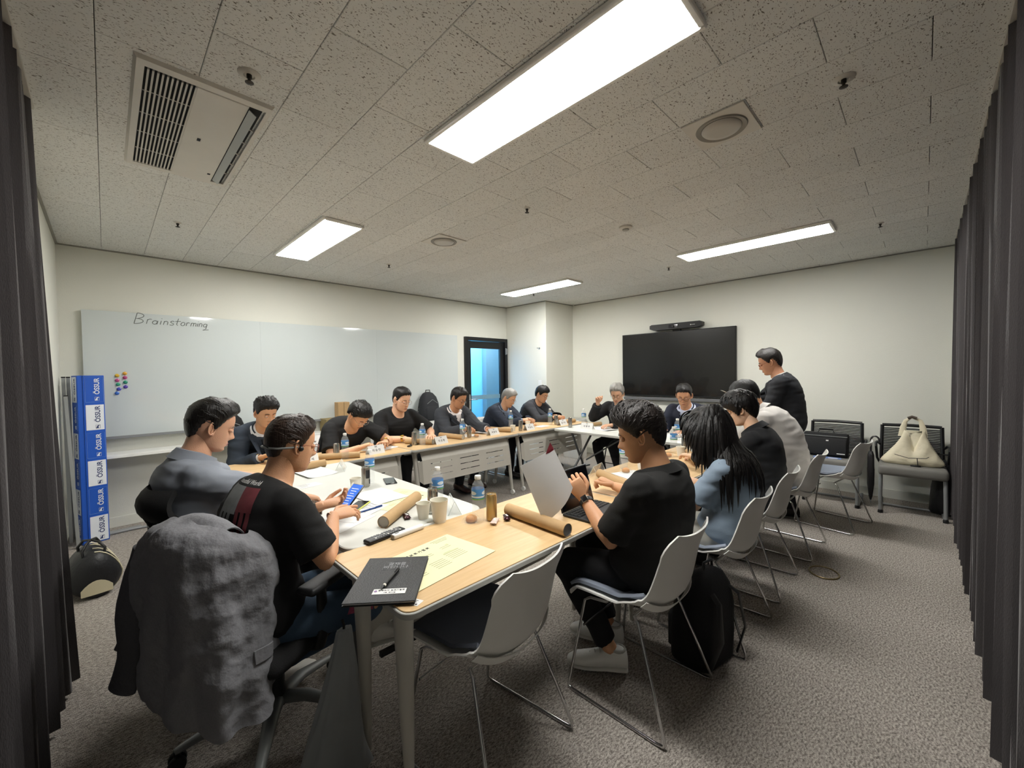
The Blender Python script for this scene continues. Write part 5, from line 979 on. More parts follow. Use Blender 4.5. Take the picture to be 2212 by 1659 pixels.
def add_hand(mb, W_, F, U, left, curl=.5, spread=.12, thumb=.5, s=1.0, curls=None):
    """palm, four unequal bent fingers and a side thumb; F along the hand, U back of the hand"""
    F = norm(F); U = norm(np.array(U)-F*np.dot(U, F)); Sd = np.cross(U, F)*(1 if left else -1)    # towards the little finger is -T
    T = -Sd*(-1)                                  # thumb side
    T = np.cross(F, U) if left else -np.cross(F, U)
    W_ = np.asarray(W_, float)
    a = np.arange(14)*2*pi/14
    def ring(c, w_, h_): return c + np.outer(np.cos(a)*w_, T)+np.outer(np.sin(a)*h_, U)
    mb.rings([ring(W_-F*.02*s, .026*s, .020*s), ring(W_+F*.012*s, .029*s, .019*s), ring(W_+F*.04*s+T*.003, .038*s, .018*s), ring(W_+F*.072*s, .042*s, .0155*s), ring(W_+F*.090*s, .040*s, .012*s), ring(W_+F*.097*s, .034*s, .007*s)])
    lens = [.068, .078, .073, .056]; rad = [.0086, .0088, .0083, .0074]
    for i in range(4):
        off = (.030-.0205*i)*s; base = W_+F*(.082 if i in (1, 2) else .077)*s+T*off; cu = (curls[i] if curls else curl)+.05*i
        ang = spread*(1.5-i)*.5; d0 = F*cos(ang)+T*sin(ang); th = 0; P = [base-d0*.02*s, base]; L = lens[i]*s
        p = base
        for q, ln in enumerate((.44, .32, .24)):
            th += cu*(.75, 1.0, .7)[q]; d = d0*cos(th)-U*sin(th); p = p+d*L*ln; P.append(p)
        r = rad[i]*s; mb.tube(P+[P[-1]+(P[-1]-P[-2])*.12], [r*1.05, r*1.08, r*1.0, r*.92, r*.8, r*.35], 9)
    d1 = norm(F*.62+T*.78-U*.25*thumb); b0 = W_+F*.022*s+T*.020*s
    p1 = b0+d1*.042*s; d2 = norm(F*.85+T*.35*(1-thumb)-U*.45*thumb); p2 = p1+d2*.032*s; d3 = norm(F*.95-U*.5*thumb-T*.15*thumb); p3 = p2+d3*.026*s
    mb.tube([b0-d1*.01, b0, p1, p2, p3, p3+d3*.004], [.013*s, .0145*s, .0115*s, .0095*s, .0078*s, .003*s], 10)

class Person: pass
def person(label, head, pel, heading, pitch=20, yaw=0, roll=0, s=1.0, fat=1.0, skin_c='#c99b7b', top='tee', top_c='#101011', under=None, pants='#15161a', hair=None, hair_c='#0d0b0a', wr=None, wl=None, er=None, el=None,
           hr=None, hl_=None, glasses=None, knees=None, feet=None, pz=.55, shoe='#1b1715', barefoot=False, watch=None, vox=.0105, female=False, ears=True, old=0, collar=None, hunch=.06, sleeve_len=.75, tops=None, headscale=1.0, nose=1.0, pants_len=1.0, cup=None, shoes=True):
    hd = radians(heading); R = RZ(-hd); ro = np.array([pel[0], pel[1], 0.0])
    t = thing('person', label, 'person', tuple(ro), hd)
    loc = lambda p: R @ (np.asarray(p, float)-ro)
    Hc = loc(head); P0 = np.array([0, 0, pz]); pi_, ya, rl = map(radians, (pitch, yaw, roll))
    Rh = RZ(ya) @ RY(pi_) @ RX(rl); Rn = RZ(ya*.3) @ RY(pi_*.55); hs = headscale*(.96 if female else 1.0)
    N = Hc+Rn @ np.array([-.042, 0, -.143])*s
    ax = norm(N-P0); fwd = norm(np.cross(np.array([0, 1., 0]), ax)); back = -fwd; mid = (P0+N)/2+back*hunch
    cp = 2*mid-.5*(P0+N)
    def B(u): return (1-u)**2*P0+2*u*(1-u)*cp+u*u*N
    def dB(u): return norm(2*(1-u)*(cp-P0)+2*u*(N-cp))
    sw = .93 if female else 1.0
    tt = [-.12, -.05, .04, .15, .30, .45, .58, .70, .80, .87, .925, .965, 1.0]
    wv = np.array([.11, .160, .182, .180, .168, .165, .172, .184, .192, .188, .160, .112, .068])*s*sw
    dv = np.array([.08, .115, .130, .130, .122, .120, .124, .124, .116, .106, .090, .072, .062])*s*fat*sw
    wv[:10] *= .6+.4*fat
    if female: wv[4:6] *= .92
    a = np.arange(28)*2*pi/28; ca, sa = np.cos(a), np.sin(a); k = (np.abs(ca)**2.4+np.abs(sa)**2.4)**(-1/2.4)
    def torso(grow, t0=-.12, t1=1.0, n=22, belly=.0):
        out = []
        for u in np.linspace(t0, t1, n):
            w_ = np.interp(u, tt, wv)+grow; d_ = np.interp(u, tt, dv)+grow; T_ = dB(max(0, min(1, u))); f_ = norm(np.cross(np.array([0, 1., 0]), T_))
            c = B(u) if u > 0 else P0+dB(0)*u*np.linalg.norm(N-P0); c = c + f_*(.02*(fat-1)+.01)*s
            out.append(c+np.outer(ca*k*d_, f_)+np.outer(sa*k*w_, [0, 1., 0]))
        return out
    Ts = dB(.86); Sc = B(.865); SH = {1: Sc+np.array([0, .168*s*sw*(.6+.4*fat), 0]), -1: Sc-np.array([0, .168*s*sw*(.6+.4*fat), 0])}
    ua, fa = .285*s, .25*s; J = {}
    for sd, wt, e_, hint in ((1, wl, el, (-.35, .55, -1)), (-1, wr, er, (-.35, -.55, -1))):
        W_ = loc(wt) if wt is not None else np.array([.35, .15*sd, pz+.15])
        if e_ is not None: hv = loc(e_)-(SH[sd]+W_)/2
        else: hv = hint
        E, W_ = ik(SH[sd], W_, ua, fa, hv); J[sd] = (SH[sd], E, W_)
    # ---- body: one continuous skin surface, with head and fingers grown from it
    mb = MB(); mb.rings(torso(-.022*s))
    hb = Hc+Rh @ np.array([-.022, 0, -.055])*hs*s; nr = (.050 if female else .058)*s*(.7+.3*fat)
    mb.tube([N-dB(1)*.06, N, (N+hb)/2, hb, hb+Rh @ np.array([0, 0, .05])], [nr*1.25, nr*1.12, nr*.98, nr*1.0, nr*.9], 18)
    HP = {}
    for sd in (1, -1):
        S_, E, W_ = J[sd]; m_ = .82 if female else .96+.3*(fat-1)
        mb.ell(S_, (.062*s*m_,)*3); mb.tube([S_, S_+(E-S_)*.35, S_+(E-S_)*.8, E, E+(W_-E)*.22, E+(W_-E)*.6, W_-(W_-E)*.04, W_+norm(W_-E)*.015], np.array([.055, .050, .043, .041, .044, .036, .0275, .026])*s*m_, 16)
    # legs
    if knees is None: knees = None
    LEG = {}
    for sd in (1, -1):
        hip = P0+np.array([.02, sd*.085*s, -.01 if pz > .8 else -.02])
        if pz > .8: kn = np.array([.03, sd*.10*s, .50*s]); an = np.array([-.01, sd*.11*s, .10]); 
        else: kn = np.array([.43*s, sd*.13*s, .51*s]); an = np.array([.38*s, sd*.12*s, .10])
        if knees and knees.get(sd) is not None: kn = loc(knees[sd])
        if feet and feet.get(sd) is not None: an = loc(feet[sd][:3])
        LEG[sd] = (hip, kn, an)
        mb.tube([hip, hip+(kn-hip)*.5, kn, kn+(an-kn)*.3, an+(kn-an)*.12, an], np.array([.070, .056, .042, .042, .034, .036])*s, 14)
    skm = skin(skin_c); me = remesh(mb, vox, 5); 
    core = MB(); co = np.empty(len(me.vertices)*3); me.vertices.foreach_get('co', co)
    core.add(co.reshape(-1, 3), [list(p.vertices) for p in me.polygons])
    P, ph = head_base(fat=.97+.25*(fat-1), jaw=.93 if female else 1.0); Q = face_features(P, nose*(.8 if female else 1), old)
    to = lambda V: Hc+(np.asarray(V) @ Rh.T)*hs*s
    core.rings([to(Q[i]) for i in range(HM)], True)
    if ears:
        for sd in (1, -1):
            e = MB(); an_ = np.linspace(0, 2*pi, 17)[:-1]; Re = RZ(sd*-.35) @ RY(-.15)
            oc = np.array([-.004, sd*.0745*(.97+.25*(fat-1)), -.008])
            rim = [oc+Re @ np.array([.017*cos(q)+.002, sd*.006+sd*.006*cos(q+pi), .032*sin(q)*(1 if sin(q) > 0 else .85)]) for q in an_]
            e.tube(rim+[rim[0]], .0042, 7, cap=False); e.ell(oc+np.array([-.001, sd*.001, 0]), (.015, .0045, .028), R=Re); e.ell(oc+Re @ np.array([.008, sd*.003, -.026]), (.008, .0045, .008)); e.tube([oc+Re @ np.array([.006*cos(q)-.001, sd*.006, .018*sin(q)+.003]) for q in np.linspace(-1.2, 2.6, 8)], .0025, 6)
            core.add(to(np.concatenate(e.v)), e.f)
    for sd in (1, -1):   # eyelids
        e = MB(); e.ell((.0765, sd*.031, .0035), (.0125, .0145, .0115)); core.add(to(np.concatenate(e.v)), e.f)
    for sd, hh in ((1, hl_), (-1, hr)):
        S_, E, W_ = J[sd]; hh = hh or {}
        F = norm(W_-E) if 'F' not in hh else R @ norm(hh['F']); U = R @ np.array(hh.get('U', (0, 0, 1)), float)
        add_hand(core, W_, F, U, sd > 0, hh.get('curl', .45), hh.get('spread', .12), hh.get('thumb', .5), s*(.9 if female else 1.0), hh.get('curls')); HP[sd] = (W_, F, U)
    body = core.build('body', skm, t, 75)
    # eyes, brows, lips
    for sd in (1, -1):
        e = MB(); e.ell((.0795, sd*.031, .0005), (.0112, .0112, .0045), m=0); e.ell((.0855, sd*.031, -.0006), (.0058, .0056, .0032), m=1); v = to(np.concatenate(e.v)); e2 = MB(); e2.v = [v]; e2.f = e.f; e2.n = len(v); e2.mi = e.mi; e2.build('eye', [EYEW, IRIS], t, 80)
        e = MB(); e.tube([(.088, sd*.012, .0225), (.0895, sd*.024, .0265), (.085, sd*.038, .0265), (.077, sd*.048, .021)], [.0022, .0032, .0028, .001], 6, flat=.6); v = to(np.concatenate(e.v)); e.v = [v]; e.build('eyebrow', hairmat(hair_c if not old else '#3a3632'), t, 80)
    e = MB(); 
    for zz, r_ in ((-.0635, .0032), (-.0715, .0042)): e.tube([(.080, -.024, -.068), (.0875, -.014, zz), (.0915, 0, zz+.0004), (.0875, .014, zz), (.080, .024, -.068)], [.0008, r_*.8, r_, r_*.8, .0008], 7, flat=.8)
    e.v = [to(np.concatenate(e.v))]; e.build('lips', LIPM, t, 80)
    # ---- hair
    if hair is not None:
        G = hair_blob(P, ph, hair); h = MB(); h.rings([to(G[i]) for i in range(HM)], True)
        rs = np.random.default_rng(int(abs(head[0]*1000))+3)
        for (n_, lo, hi, ln, lift, wdt) in hair.get('tufts', []):
            hlp = hair.get('hl', DEF_HL)
            for _ in range(n_):
                i = rs.integers(int(HM*lo), int(HM*hi)); j = rs.integers(0, HN); dg = abs(((math.degrees(ph[j])+180) % 360)-180)
                if P[i, j, 2] < np.interp(dg, [x for x, _ in hair.get('hl', DEF_HL)], [y for _, y in hair.get('hl', DEF_HL)])+.012: continue
                p = G[i, j]; nrm_ = norm(P[i, j]-np.array([-.01, 0, .02])); fl = norm(np.array(hair.get('flow', (1, .3, -.1)))+rs.normal(size=3)*.13); fl = norm(fl-nrm_*np.dot(fl, nrm_))
                l_ = ln*rs.uniform(.6, 1.2); pe = P[i, j]+fl*l_; dge = abs(math.degrees(math.atan2(pe[1], pe[0]+.01))); ze = P[i, j, 2]+fl[2]*l_-nrm_[2]*(l_**2/.17)
                if ze < np.interp(dge, [x for x, _ in hlp], [y for _, y in hlp])+.006: continue
                sdv = norm(np.cross(fl, nrm_))*hair.get('wave', .004)*rs.choice((-1, 1)); pts = [p-nrm_*.004]+[p+fl*l_*q-nrm_*((l_*q)**2/.17)+nrm_*lift*sin(pi*q)+sdv*sin(q*4) for q in (.3, .6, .85, 1.0)]
                h.tube([to(q) for q in pts], np.array([wdt, wdt, wdt*.9, wdt*.6, .0005])*s, 5, flat=.45, up=tuple(Rh @ nrm_))
        if hair.get('long'):
            rs = np.random.default_rng(5)
            for q in range(hair['long'][0]):
                ang = rs.uniform(62, 298); i = rs.integers(int(HM*.45), int(HM*.95)); j = int(np.argmin(np.abs((np.degrees(ph) % 360)-ang))); st = to(G[i, j]*np.array([1, 1, 1]))
                sdn = 1 if ang < 180 else -1; frontness = max(0, cos(radians(ang)))
                down = hair['long'][1]*rs.uniform(.80, 1.08)*(1-.80*min(1, max(0, cos(radians(ang))+.45))); outv = np.array([-.06+.12*frontness, sdn*.05*abs(sin(radians(ang))), 0])
                pts = [st]; cur = st.copy(); nst = 7
                vel = norm((to(P[i, j])-to((-.01, 0, .02)))*np.array([1, 1, .3]))*(.015+.03*max(0, P[i, j, 2]/.119))
                for st_ in range(nst):
                    step = down/nst; cur = cur+np.array([0, 0, -step])+vel*(.6**st_)
                    # keep outside head and torso
                    hc = Hc-np.array([0, 0, 0]); dd = cur-hc
                    rel = (Rh.T @ dd)/(hs*s); rad_ = math.sqrt((rel[0]/.115)**2+(rel[1]/.088)**2+(rel[2]/.13)**2)
                    if rad_ < 1: cur = hc+dd/rad_
                    us = np.linspace(.2, 1, 17); ds = [np.dot(cur-B(u), dB(u)) for u in us]; u = us[int(np.argmin(np.abs(ds)))]
                    c = B(u); T_ = dB(u); f_ = norm(np.cross(np.array([0, 1., 0]), T_)); x_ = np.dot(cur-c, f_); y_ = (cur-c)[1]; w_ = np.interp(u, tt, wv)+.028; d_ = np.interp(u, tt, dv)+.028
                    rr_ = math.sqrt((x_/d_)**2+(y_/w_)**2)
                    if rr_ < 1.0:
                        if x_ < .02: x_, y_ = x_/max(rr_, .3), y_/max(rr_, .3)
                        cur = c+f_*x_+np.array([0, y_, 0])+T_*np.dot(cur-c, T_)
                    pts.append(cur.copy())
                wd = rs.uniform(.008, .015)
                h.tube(pts, np.interp(np.arange(len(pts)), [0, 2, 5, 7], [wd, wd*1.1, wd*.8, .001]), 6, flat=.4, up=tuple(norm(pts[1]-Hc)))
        h.build('hair', hairmat(hair_c), t, 75)
    # ---- glasses
    if glasses:
        gm, thick = glasses; e = MB(); rw, rh_ = .0225, .0165
        for sd in (1, -1):
            pts = [(.0985-.0065*((yy/.0225)**2)*.35, sd*.0325+yy, -.003+zz) for yy, zz in rect_path(2*rw, 2*rh_, .011, 4)]; e.tube(pts+[pts[0]], thick, 6, cap=False)
            e.tube([(.095, sd*.0555, .004), (.082, sd*.070, .006), (.03, sd*.0765, .006), (-.005, sd*.079, .004), (-.018, sd*.078, -.010)], thick, 6)
        e.tube([(.0985, -.010, .002), (.103, 0, .004), (.0985, .010, .002)], thick, 6); e.v = [to(np.concatenate(e.v))]; g_ = e.build('glasses', gm, t, 60)
        for sd in (1, -1):
            e = MB(); G2 = np.array([(.0985, sd*.0325+yy*.95, -.003+zz*.95) for yy, zz in rect_path(2*rw, 2*rh_, .011, 4)]); e.add(to(G2), [list(range(len(G2)))]); e.build('lens', LENS, g_, 0)
    # ---- clothes
    def folds(amp, fr=26, kk=0):
        def f(co, no):
            q = co.copy(); d = (co-B(.5)) @ ax; q = co-np.outer(d, ax)*.0; st = np.stack([q[:, 0]*.6, q[:, 1]*.45, q[:, 2]*1.5], 1)
            n = wnoise(st+wnoise(st, 9, 2)[:, None]*.03, fr, kk); r_ = 1-np.abs(n)*1.4; n2 = wnoise(st[:, [1, 2, 0]], fr*.45, 1)
            return co+no*((r_-.5)*amp+n2*amp*.9)[:, None]
        return f
    M = {}
    def coverage(kind, grow, t0, sleeves, amp, name, m, lo=.012):
        c = MB(); rg_ = torso(grow, t0, .985 if kind != 'jacket' else .975, 24)
        c.rings(rg_)
        for sd in (1, -1):
            S_, E, W_ = J[sd]; g = grow; mm = .85 if female else 1
            c.ell(S_+dB(.86)*-.004, tuple(np.array([.060, .062, .060])*s*mm+g*.9))
            if sleeves == 'short':
                e_ = S_+(E-S_)*sleeve_len; c.tube([S_, S_+(E-S_)*.3, S_+(E-S_)*.55, e_], [.060*s*mm+g, .057*s*mm+g, .057*s*mm+g*1.4, .058*s*mm+g*1.9], 18)
            elif sleeves == 'long':
                v_ = W_-E; c.tube([S_, S_+(E-S_)*.4, E-(E-S_)*.08, E, E+v_*.1, E+v_*.5, E+v_*.93], [.060*s*mm+g, .054*s*mm+g*1.1, .048*s*mm+g*1.1, .046*s*mm+g, .046*s*mm+g, .041*s*mm+g, .034*s*mm+g*1.1], 16)
        mm_ = remesh(c, lo, 4, deform=folds(amp)); return mm_
    def front_coord(co):
        d = (co-N) @ ax; f = (co-N) @ fwd; return d, f, co[:, 1]
    def vcut(me, width0, depth, extra=0):
        """open the front of a jacket: remove the faces inside the V"""
        bm = bmesh.new(); bm.from_mesh(me); rem = []
        for f_ in bm.faces:
            c = np.array(f_.calc_center_median()); d = float((c-N) @ ax); ff = float((c-N) @ fwd)
            top_open = d > -.035*s and abs(c[1]) < .075*s and ff > -.06
            wd = width0*(1-min(1, max(0, -d/depth)))
            if ff > .0 and d < .05 and -d < depth and abs(c[1]) < wd: rem.append(f_)
        bmesh.ops.delete(bm, geom=rem, context='FACES'); bm.to_mesh(me); bm.free()
    from mathutils.bvhtree import BVHTree
    def onsurf(bvh, d, y, off=.004, start=.4):
        p = N+ax*d+np.array([0, y, 0])+fwd*start; h_ = bvh.ray_cast(Vector(p), Vector(-fwd))
        if h_[0] is None: return N+ax*d+np.array([0, y, 0])+fwd*.10*s
        return np.array(h_[0])+fwd*off
    def collar_strip(m, name, r0_=.062, hgt=.034, open_=22, tilt=.012, drop=.0, thick=.004, fold=True, fl=1.0):
        G = []
        for q in np.linspace(open_, 360-open_, 33):
            c_, s_ = cos(radians(q)), sin(radians(q)); T_ = dB(1); f_ = norm(np.cross(np.array([0, 1., 0]), T_)); dirv = f_*c_+np.array([0, s_, 0])
            bs = N-T_*(.030+drop+.016*max(0, c_))+f_*.004
            row = [bs+dirv*(r0_+.012)*s, bs+dirv*(r0_+.006)*s+T_*hgt*.6*s, bs+dirv*r0_*s+T_*hgt*1.05*s]
            if fold: row += [bs+dirv*(r0_+.007)*s+T_*hgt*1.0*s, bs+dirv*(r0_+.007+.013*fl)*s+T_*hgt*.35*s, bs+dirv*(r0_+.007+(.023+.014*max(0, c_))*fl)*s-T_*(.004+.03*max(0, c_)**2)*s]
            G.append(row)
        b = MB(); b.sheet(np.array(G), thick); return b.build(name, m, t, 60)
    tm = cloth(top_c, **(tops or {}))
    if top in ('tee', 'polo', 'shirt', 'blouse', 'longsleeve'):
        me = coverage(top, .014*s, -.10, 'long' if top == 'longsleeve' else 'short', .0045 if top in ('tee', 'polo') else .0065, 'shirt', tm); me.materials.clear(); me.materials.append(tm); sh = mkobj('shirt', me, t, 80)
        if top in ('polo',): collar_strip(tm, 'collar', .074, .032, 18)
        if top == 'longsleeve' and collar: collar_strip(tm, 'collar', .074, .040, 25)
        if top in ('shirt',): collar_strip(tm, 'collar', .076, .046, 14)
        if top == 'tee': collar_strip(tm, 'neckband', .074, .018, 0.5, thick=.004, fold=False)
        for sd in (1, -1):
            if top != 'longsleeve':
                S_, E, W_ = J[sd]; e_ = S_+(E-S_)*sleeve_len; dd = norm(E-S_); b = MB(); mm = .85 if female else 1; r_ = .058*s*mm+.014*s*1.9
                b.tube([e_-dd*.016, e_+dd*.003], [r_*.985, r_*.99], 24, cap=False); b.tube([e_+dd*.003, e_-dd*.016], [r_*.93, r_*.92], 24, cap=False)
    elif top in ('suit',):
        um = cloth(under or '#e6e2df', .8)
        c = MB(); c.rings(torso(.006*s, .0, .985, 20)); me = remesh(c, .012, 3, deform=folds(.003)); me.materials.clear(); me.materials.append(um); mkobj('shirt', me, t, 80)
        collar_strip(um, 'collar', .062, .036, 12, fl=.35)
        me = coverage('jacket', .024*s, -.16 if pz < .8 else -.42, 'long', .006, 'jacket', tm)
        bm = bmesh.new(); bm.from_mesh(me); bvh = BVHTree.FromBMesh(bm); dep = (.34 if pz > .8 else .30)*s; w0 = .078*s
        L_ = {}
        for sd in (1, -1):
            G = []
            for q in np.linspace(0, 1, 12):
                d = -.030-(dep-.030)*q; wd = w0*(1-q)*.92+.004; lap = (.052*(q < .32)+(.066 if q >= .32 else 0))*(1-.85*max(0, (q-.35)/.65))*s+.006
                row = [onsurf(bvh, d, sd*(wd-.004+lap*e_), .005+.004*(1-abs(2*e_-1))) for e_ in (0, .35, .7, 1)]
                G.append(row)
            L_[sd] = G
            
        bm.free(); vcut(me, w0, dep); me.materials.clear(); me.materials.append(tm); jk = mkobj('jacket', me, t, 80)
        for sd in (1, -1):
            b = MB(); G = np.array(L_[sd]); b.sheet(G if sd > 0 else G[:, ::-1], .003); b.build('lapel', tm, jk, 60)
        G = []
        for q in np.linspace(58, 302, 25):   # jacket collar round the back of the neck
            c_, s_ = cos(radians(q)), sin(radians(q)); T_ = dB(1); f_ = norm(np.cross(np.array([0, 1., 0]), T_)); dv_ = f_*c_+np.array([0, s_, 0]); bs = N-T_*.040
            G.append([bs+dv_*.078*s+T_*.0, bs+dv_*.071*s+T_*.034*s, bs+dv_*.078*s+T_*.036*s, bs+dv_*.104*s-T_*.004*s])
        b = MB(); b.sheet(np.array(G), .004); b.build('jacket_collar', tm, jk, 60)
        for sd in (1, -1):
            S_, E, W_ = J[sd]; v_ = norm(W_-E); b = MB(); b.tube([W_-v_*.030, W_-v_*.004], [.036*s, .035*s], 18, cap=False); b.tube([W_-v_*.004, W_-v_*.03], [.032*s, .033*s], 18, cap=False); b.build('shirt_cuff', um, t, 60)
    # trousers
    pm = cloth(pants, .9, key='p'); c = MB(); c.rings(torso(.008*s, -.12, .10, 8))
    for sd in (1, -1):
        hip, kn, an = LEG[sd]; an2 = kn+(an-kn)*pants_len
        c.tube([hip, hip+(kn-hip)*.5, kn-(kn-hip)*.04, kn, kn+(an2-kn)*.12, kn+(an2-kn)*.5, an2], np.array([.092, .082, .066, .064, .066, .060, .056])*s, 16)
    me = remesh(c, .0125, 4, deform=folds(.006, 20, 1)); me.materials.clear(); me.materials.append(pm); mkobj('trousers', me, t, 80)
    # shoes
    if shoes:
      for sd in (1, -1):
        hip, kn, an = LEG[sd]; fdir = R @ np.array(feet[sd][3]) if feet and feet.get(sd) is not None and len(feet[sd]) > 3 else np.array([1, sd*.15, 0]); fdir = norm(fdir)
        x_, y_, _ = frame(fdir, (0, 0, 1)); upv = np.cross(fdir, np.cross(np.array([0, 0, 1.]), fdir)); upv = norm(upv); lat = np.cross(upv, fdir)
        hz = an-upv*(.085 if not barefoot else .08); sm_ = mat('shoe_upper_'+str(len(bpy.data.materials)), shoe, .5, bump=(300, .1))
        sec = [(-.075, .020, .010, .05), (-.068, .034, .0, .085), (-.03, .037, .0, .098), (.02, .037, .0, .090), (.07, .044, .0, .066), (.12, .047, .0, .052), (.165, .040, .0, .044), (.195, .024, .004, .030), (.203, .008, .012, .022)]
        aa = np.arange(16)*2*pi/16; out = []
        for x, w_, z0, z1 in sec:
            out.append(hz+fdir*x*s+np.outer(np.cos(aa)*w_*s, lat)+np.outer(((z1-z0)/2*np.sign(np.sin(aa))*np.abs(np.sin(aa))**.8+(z0+z1)/2+.012)*s, upv))
        b = MB(); b.rings(out); so = b.build('shoe', sm_, t, 70)
        b = MB(); out = [hz+fdir*x*s+np.outer(np.cos(aa)*(w_+.003)*s, lat)+np.outer((.009*np.sin(aa)+.012+(.004 if x > .18 else 0))*s, upv) for x, w_, z0, z1 in sec]; b.rings(out); b.build('sole', RUBBER if shoe[1] in 'def' else cloth('#0d0c0b'), so, 60)
        if shoe[1] in 'def':
            b = MB()
            for kx in range(4):
                x = .028+kx*.022; zz = .098-.012*kx; b.tube([hz+fdir*x*s+lat*-.020*s+upv*(zz-.006)*s, hz+fdir*(x+.004)*s+upv*(zz+.008)*s, hz+fdir*x*s+lat*.020*s+upv*(zz-.006)*s], .0028, 6)
            b.build('laces', cloth('#c9c7c0'), so, 60)
            b = MB(); b.tube([hz+fdir*(-.03+.032*cos(q))*s+lat*.030*sin(q)*s+upv*(.098)*s for q in np.linspace(0, 2*pi, 15)], .006, 6, cap=False); b.build('shoe_opening', cloth('#b9b7b0'), so, 60)
    if watch:
        for sd, kind in watch:
            S_, E, W_ = J[sd]; v_ = norm(W_-E); c = W_-v_*.028; F, U = HP[sd][1], HP[sd][2]; U = norm(U-v_*np.dot(U, v_)); L = np.cross(v_, U)
            bm_ = {'steel': mat('steel_bracelet', '#8f8b84', .3, .9), 'black': BLACK, 'gold': GOLD}[kind]; b = MB(); r_ = .0325*s
            b.rings([c+v_*q+np.outer(np.cos(a)*r_*1.03, L)+np.outer(np.sin(a)*r_*.97, U) for q in (-.010, .010)], cap=False); b.rings([c+v_*q+np.outer(np.cos(a)*r_*.97, L)+np.outer(np.sin(a)*r_*.91, U) for q in (.010, -.010)], cap=False)
            wt_ = b.build('watch_band', bm_, t, 50); b = MB(); Rw = np.stack([v_, L, U], 1); b.box(c+U*(r_*.98+.002), (.036, .032, .010), R=Rw, bev=.005, seg=2); b.build('watch_case', GOLD if kind == 'gold' else mat('watch_case_steel', '#a7a5a2', .25, .9), wt_, 50)
            b = MB(); b.box(c+U*(r_*.98+.0075), (.030, .026, .001), R=Rw); b.build('watch_face', mat('watch_glass', '#0a0a0c', .1, coat=.5), wt_, 0)
    o = Person(); o.t = t; o.Hc = Hc; o.Rh = Rh; o.to = to; o.N = N; o.J = J; o.B = B; o.dB = dB; o.R = R; o.ro = ro; o.HP = HP; o.ax = ax; o.fwd = fwd; o.LEG = LEG; o.s = s
    o.world = lambda p: np.linalg.inv(R) @ np.asarray(p)+ro
    return o
SHORT = dict(top=.024, side=.009, back=.013)
FULL = dict(top=.030, side=.016, back=.020, quiff=.35)
# --- 1 the man in the grey short-sleeved shirt, back left
person('man in a light grey short-sleeved shirt seated at the left, looking down to the right', (.365, 2.46, 1.195), (.40, 2.58), 5, pitch=22, yaw=-12, s=.98, fat=1.12, skin_c='#d3a284', top='shirt', top_c='#8f959f',
       hair=dict(FULL, top=.026, side=.014, back=.020, quiff=.3, tufts=[(260, .62, .98, .05, .002, .0022)], flow=(.8, -.3, -.1)), hair_c='#15120f', wl=(.82, 2.90, .76), wr=(.78, 2.42, .76), er=(.50, 2.22, .78), pz=.50, watch=[(1, 'steel')], pants='#1a1c22', shoe='#1c1a19', hunch=.09, sleeve_len=.80)
# --- 2 the headset man
p2 = person('man in a black printed T-shirt with a headset, holding a phone at the white table', (.545, 1.86, 1.150), (.42, 1.83), 10, pitch=14, yaw=-8, s=.94, fat=1.06, skin_c='#cf9c78', top='tee', top_c='#0c0c0d',
       hair=dict(top=.015, side=.010, back=.013, quiff=.5, hl=[(0, .068), (25, .072), (45, .060), (58, .038), (70, .004), (80, -.020), (88, -.008), (97, .020), (110, .010), (122, -.025), (140, -.058), (180, -.076)], tufts=[(420, .60, .985, .06, .002, .0018)], flow=(.8, -.5, -.1)), hair_c='#2a1c14', glasses=(RINGR, .0013), old=1,
       wr=(.685, 1.80, .825), er=(.47, 1.56, .80), wl=(.715, 2.02, .815), el=(.50, 2.12, .74), hr=dict(F=(.9, .12, .02), U=(-.15, -.35, 1), curls=[.15, .35, .42, .45], thumb=.3), hl_=dict(F=(.9, -.35, .15), U=(.1, .25, -1), curl=.55, thumb=.9),
       knees={-1: (.76, 1.60, .50), 1: (.86, 1.84, .52)}, feet={-1: (.50, 2.07, .12, (.85, -.1, -.03)), 1: (.80, 1.66, .36, (.9, -.35, .1))}, pz=.50, shoe='#e2dfd8', watch=[(1, 'steel')], pants='#42566c', pants_len=.80, vox=.008, hunch=.07, sleeve_len=.82, nose=1.2)
# headset
b = MB(); b.tube([p2.to(q) for q in ((-.004, -.084, -.004), (-.03, -.084, -.010), (-.075, -.070, -.020), (-.108, -.03, -.024), (-.112, 0, -.025), (-.108, .03, -.024), (-.075, .070, -.020), (-.03, .084, -.010), (-.004, .084, -.004))], .0042, 8)
b.build('headset_band', GREYP, p2.t, 60)
for sd in (1, -1): b = MB(); b.ell(p2.to((.012, sd*.082, -.010)), (.011, .009, .011)); b.build('earpiece', BLACK, p2.t, 60)
b = MB(); b.tube([p2.to((-.10, -.04, -.024)), p2.to((-.13, -.05, -.01)), p2.to((-.135, -.045, .01))], .002, 6); b.build('headset_cable', BLACK, p2.t, 60)
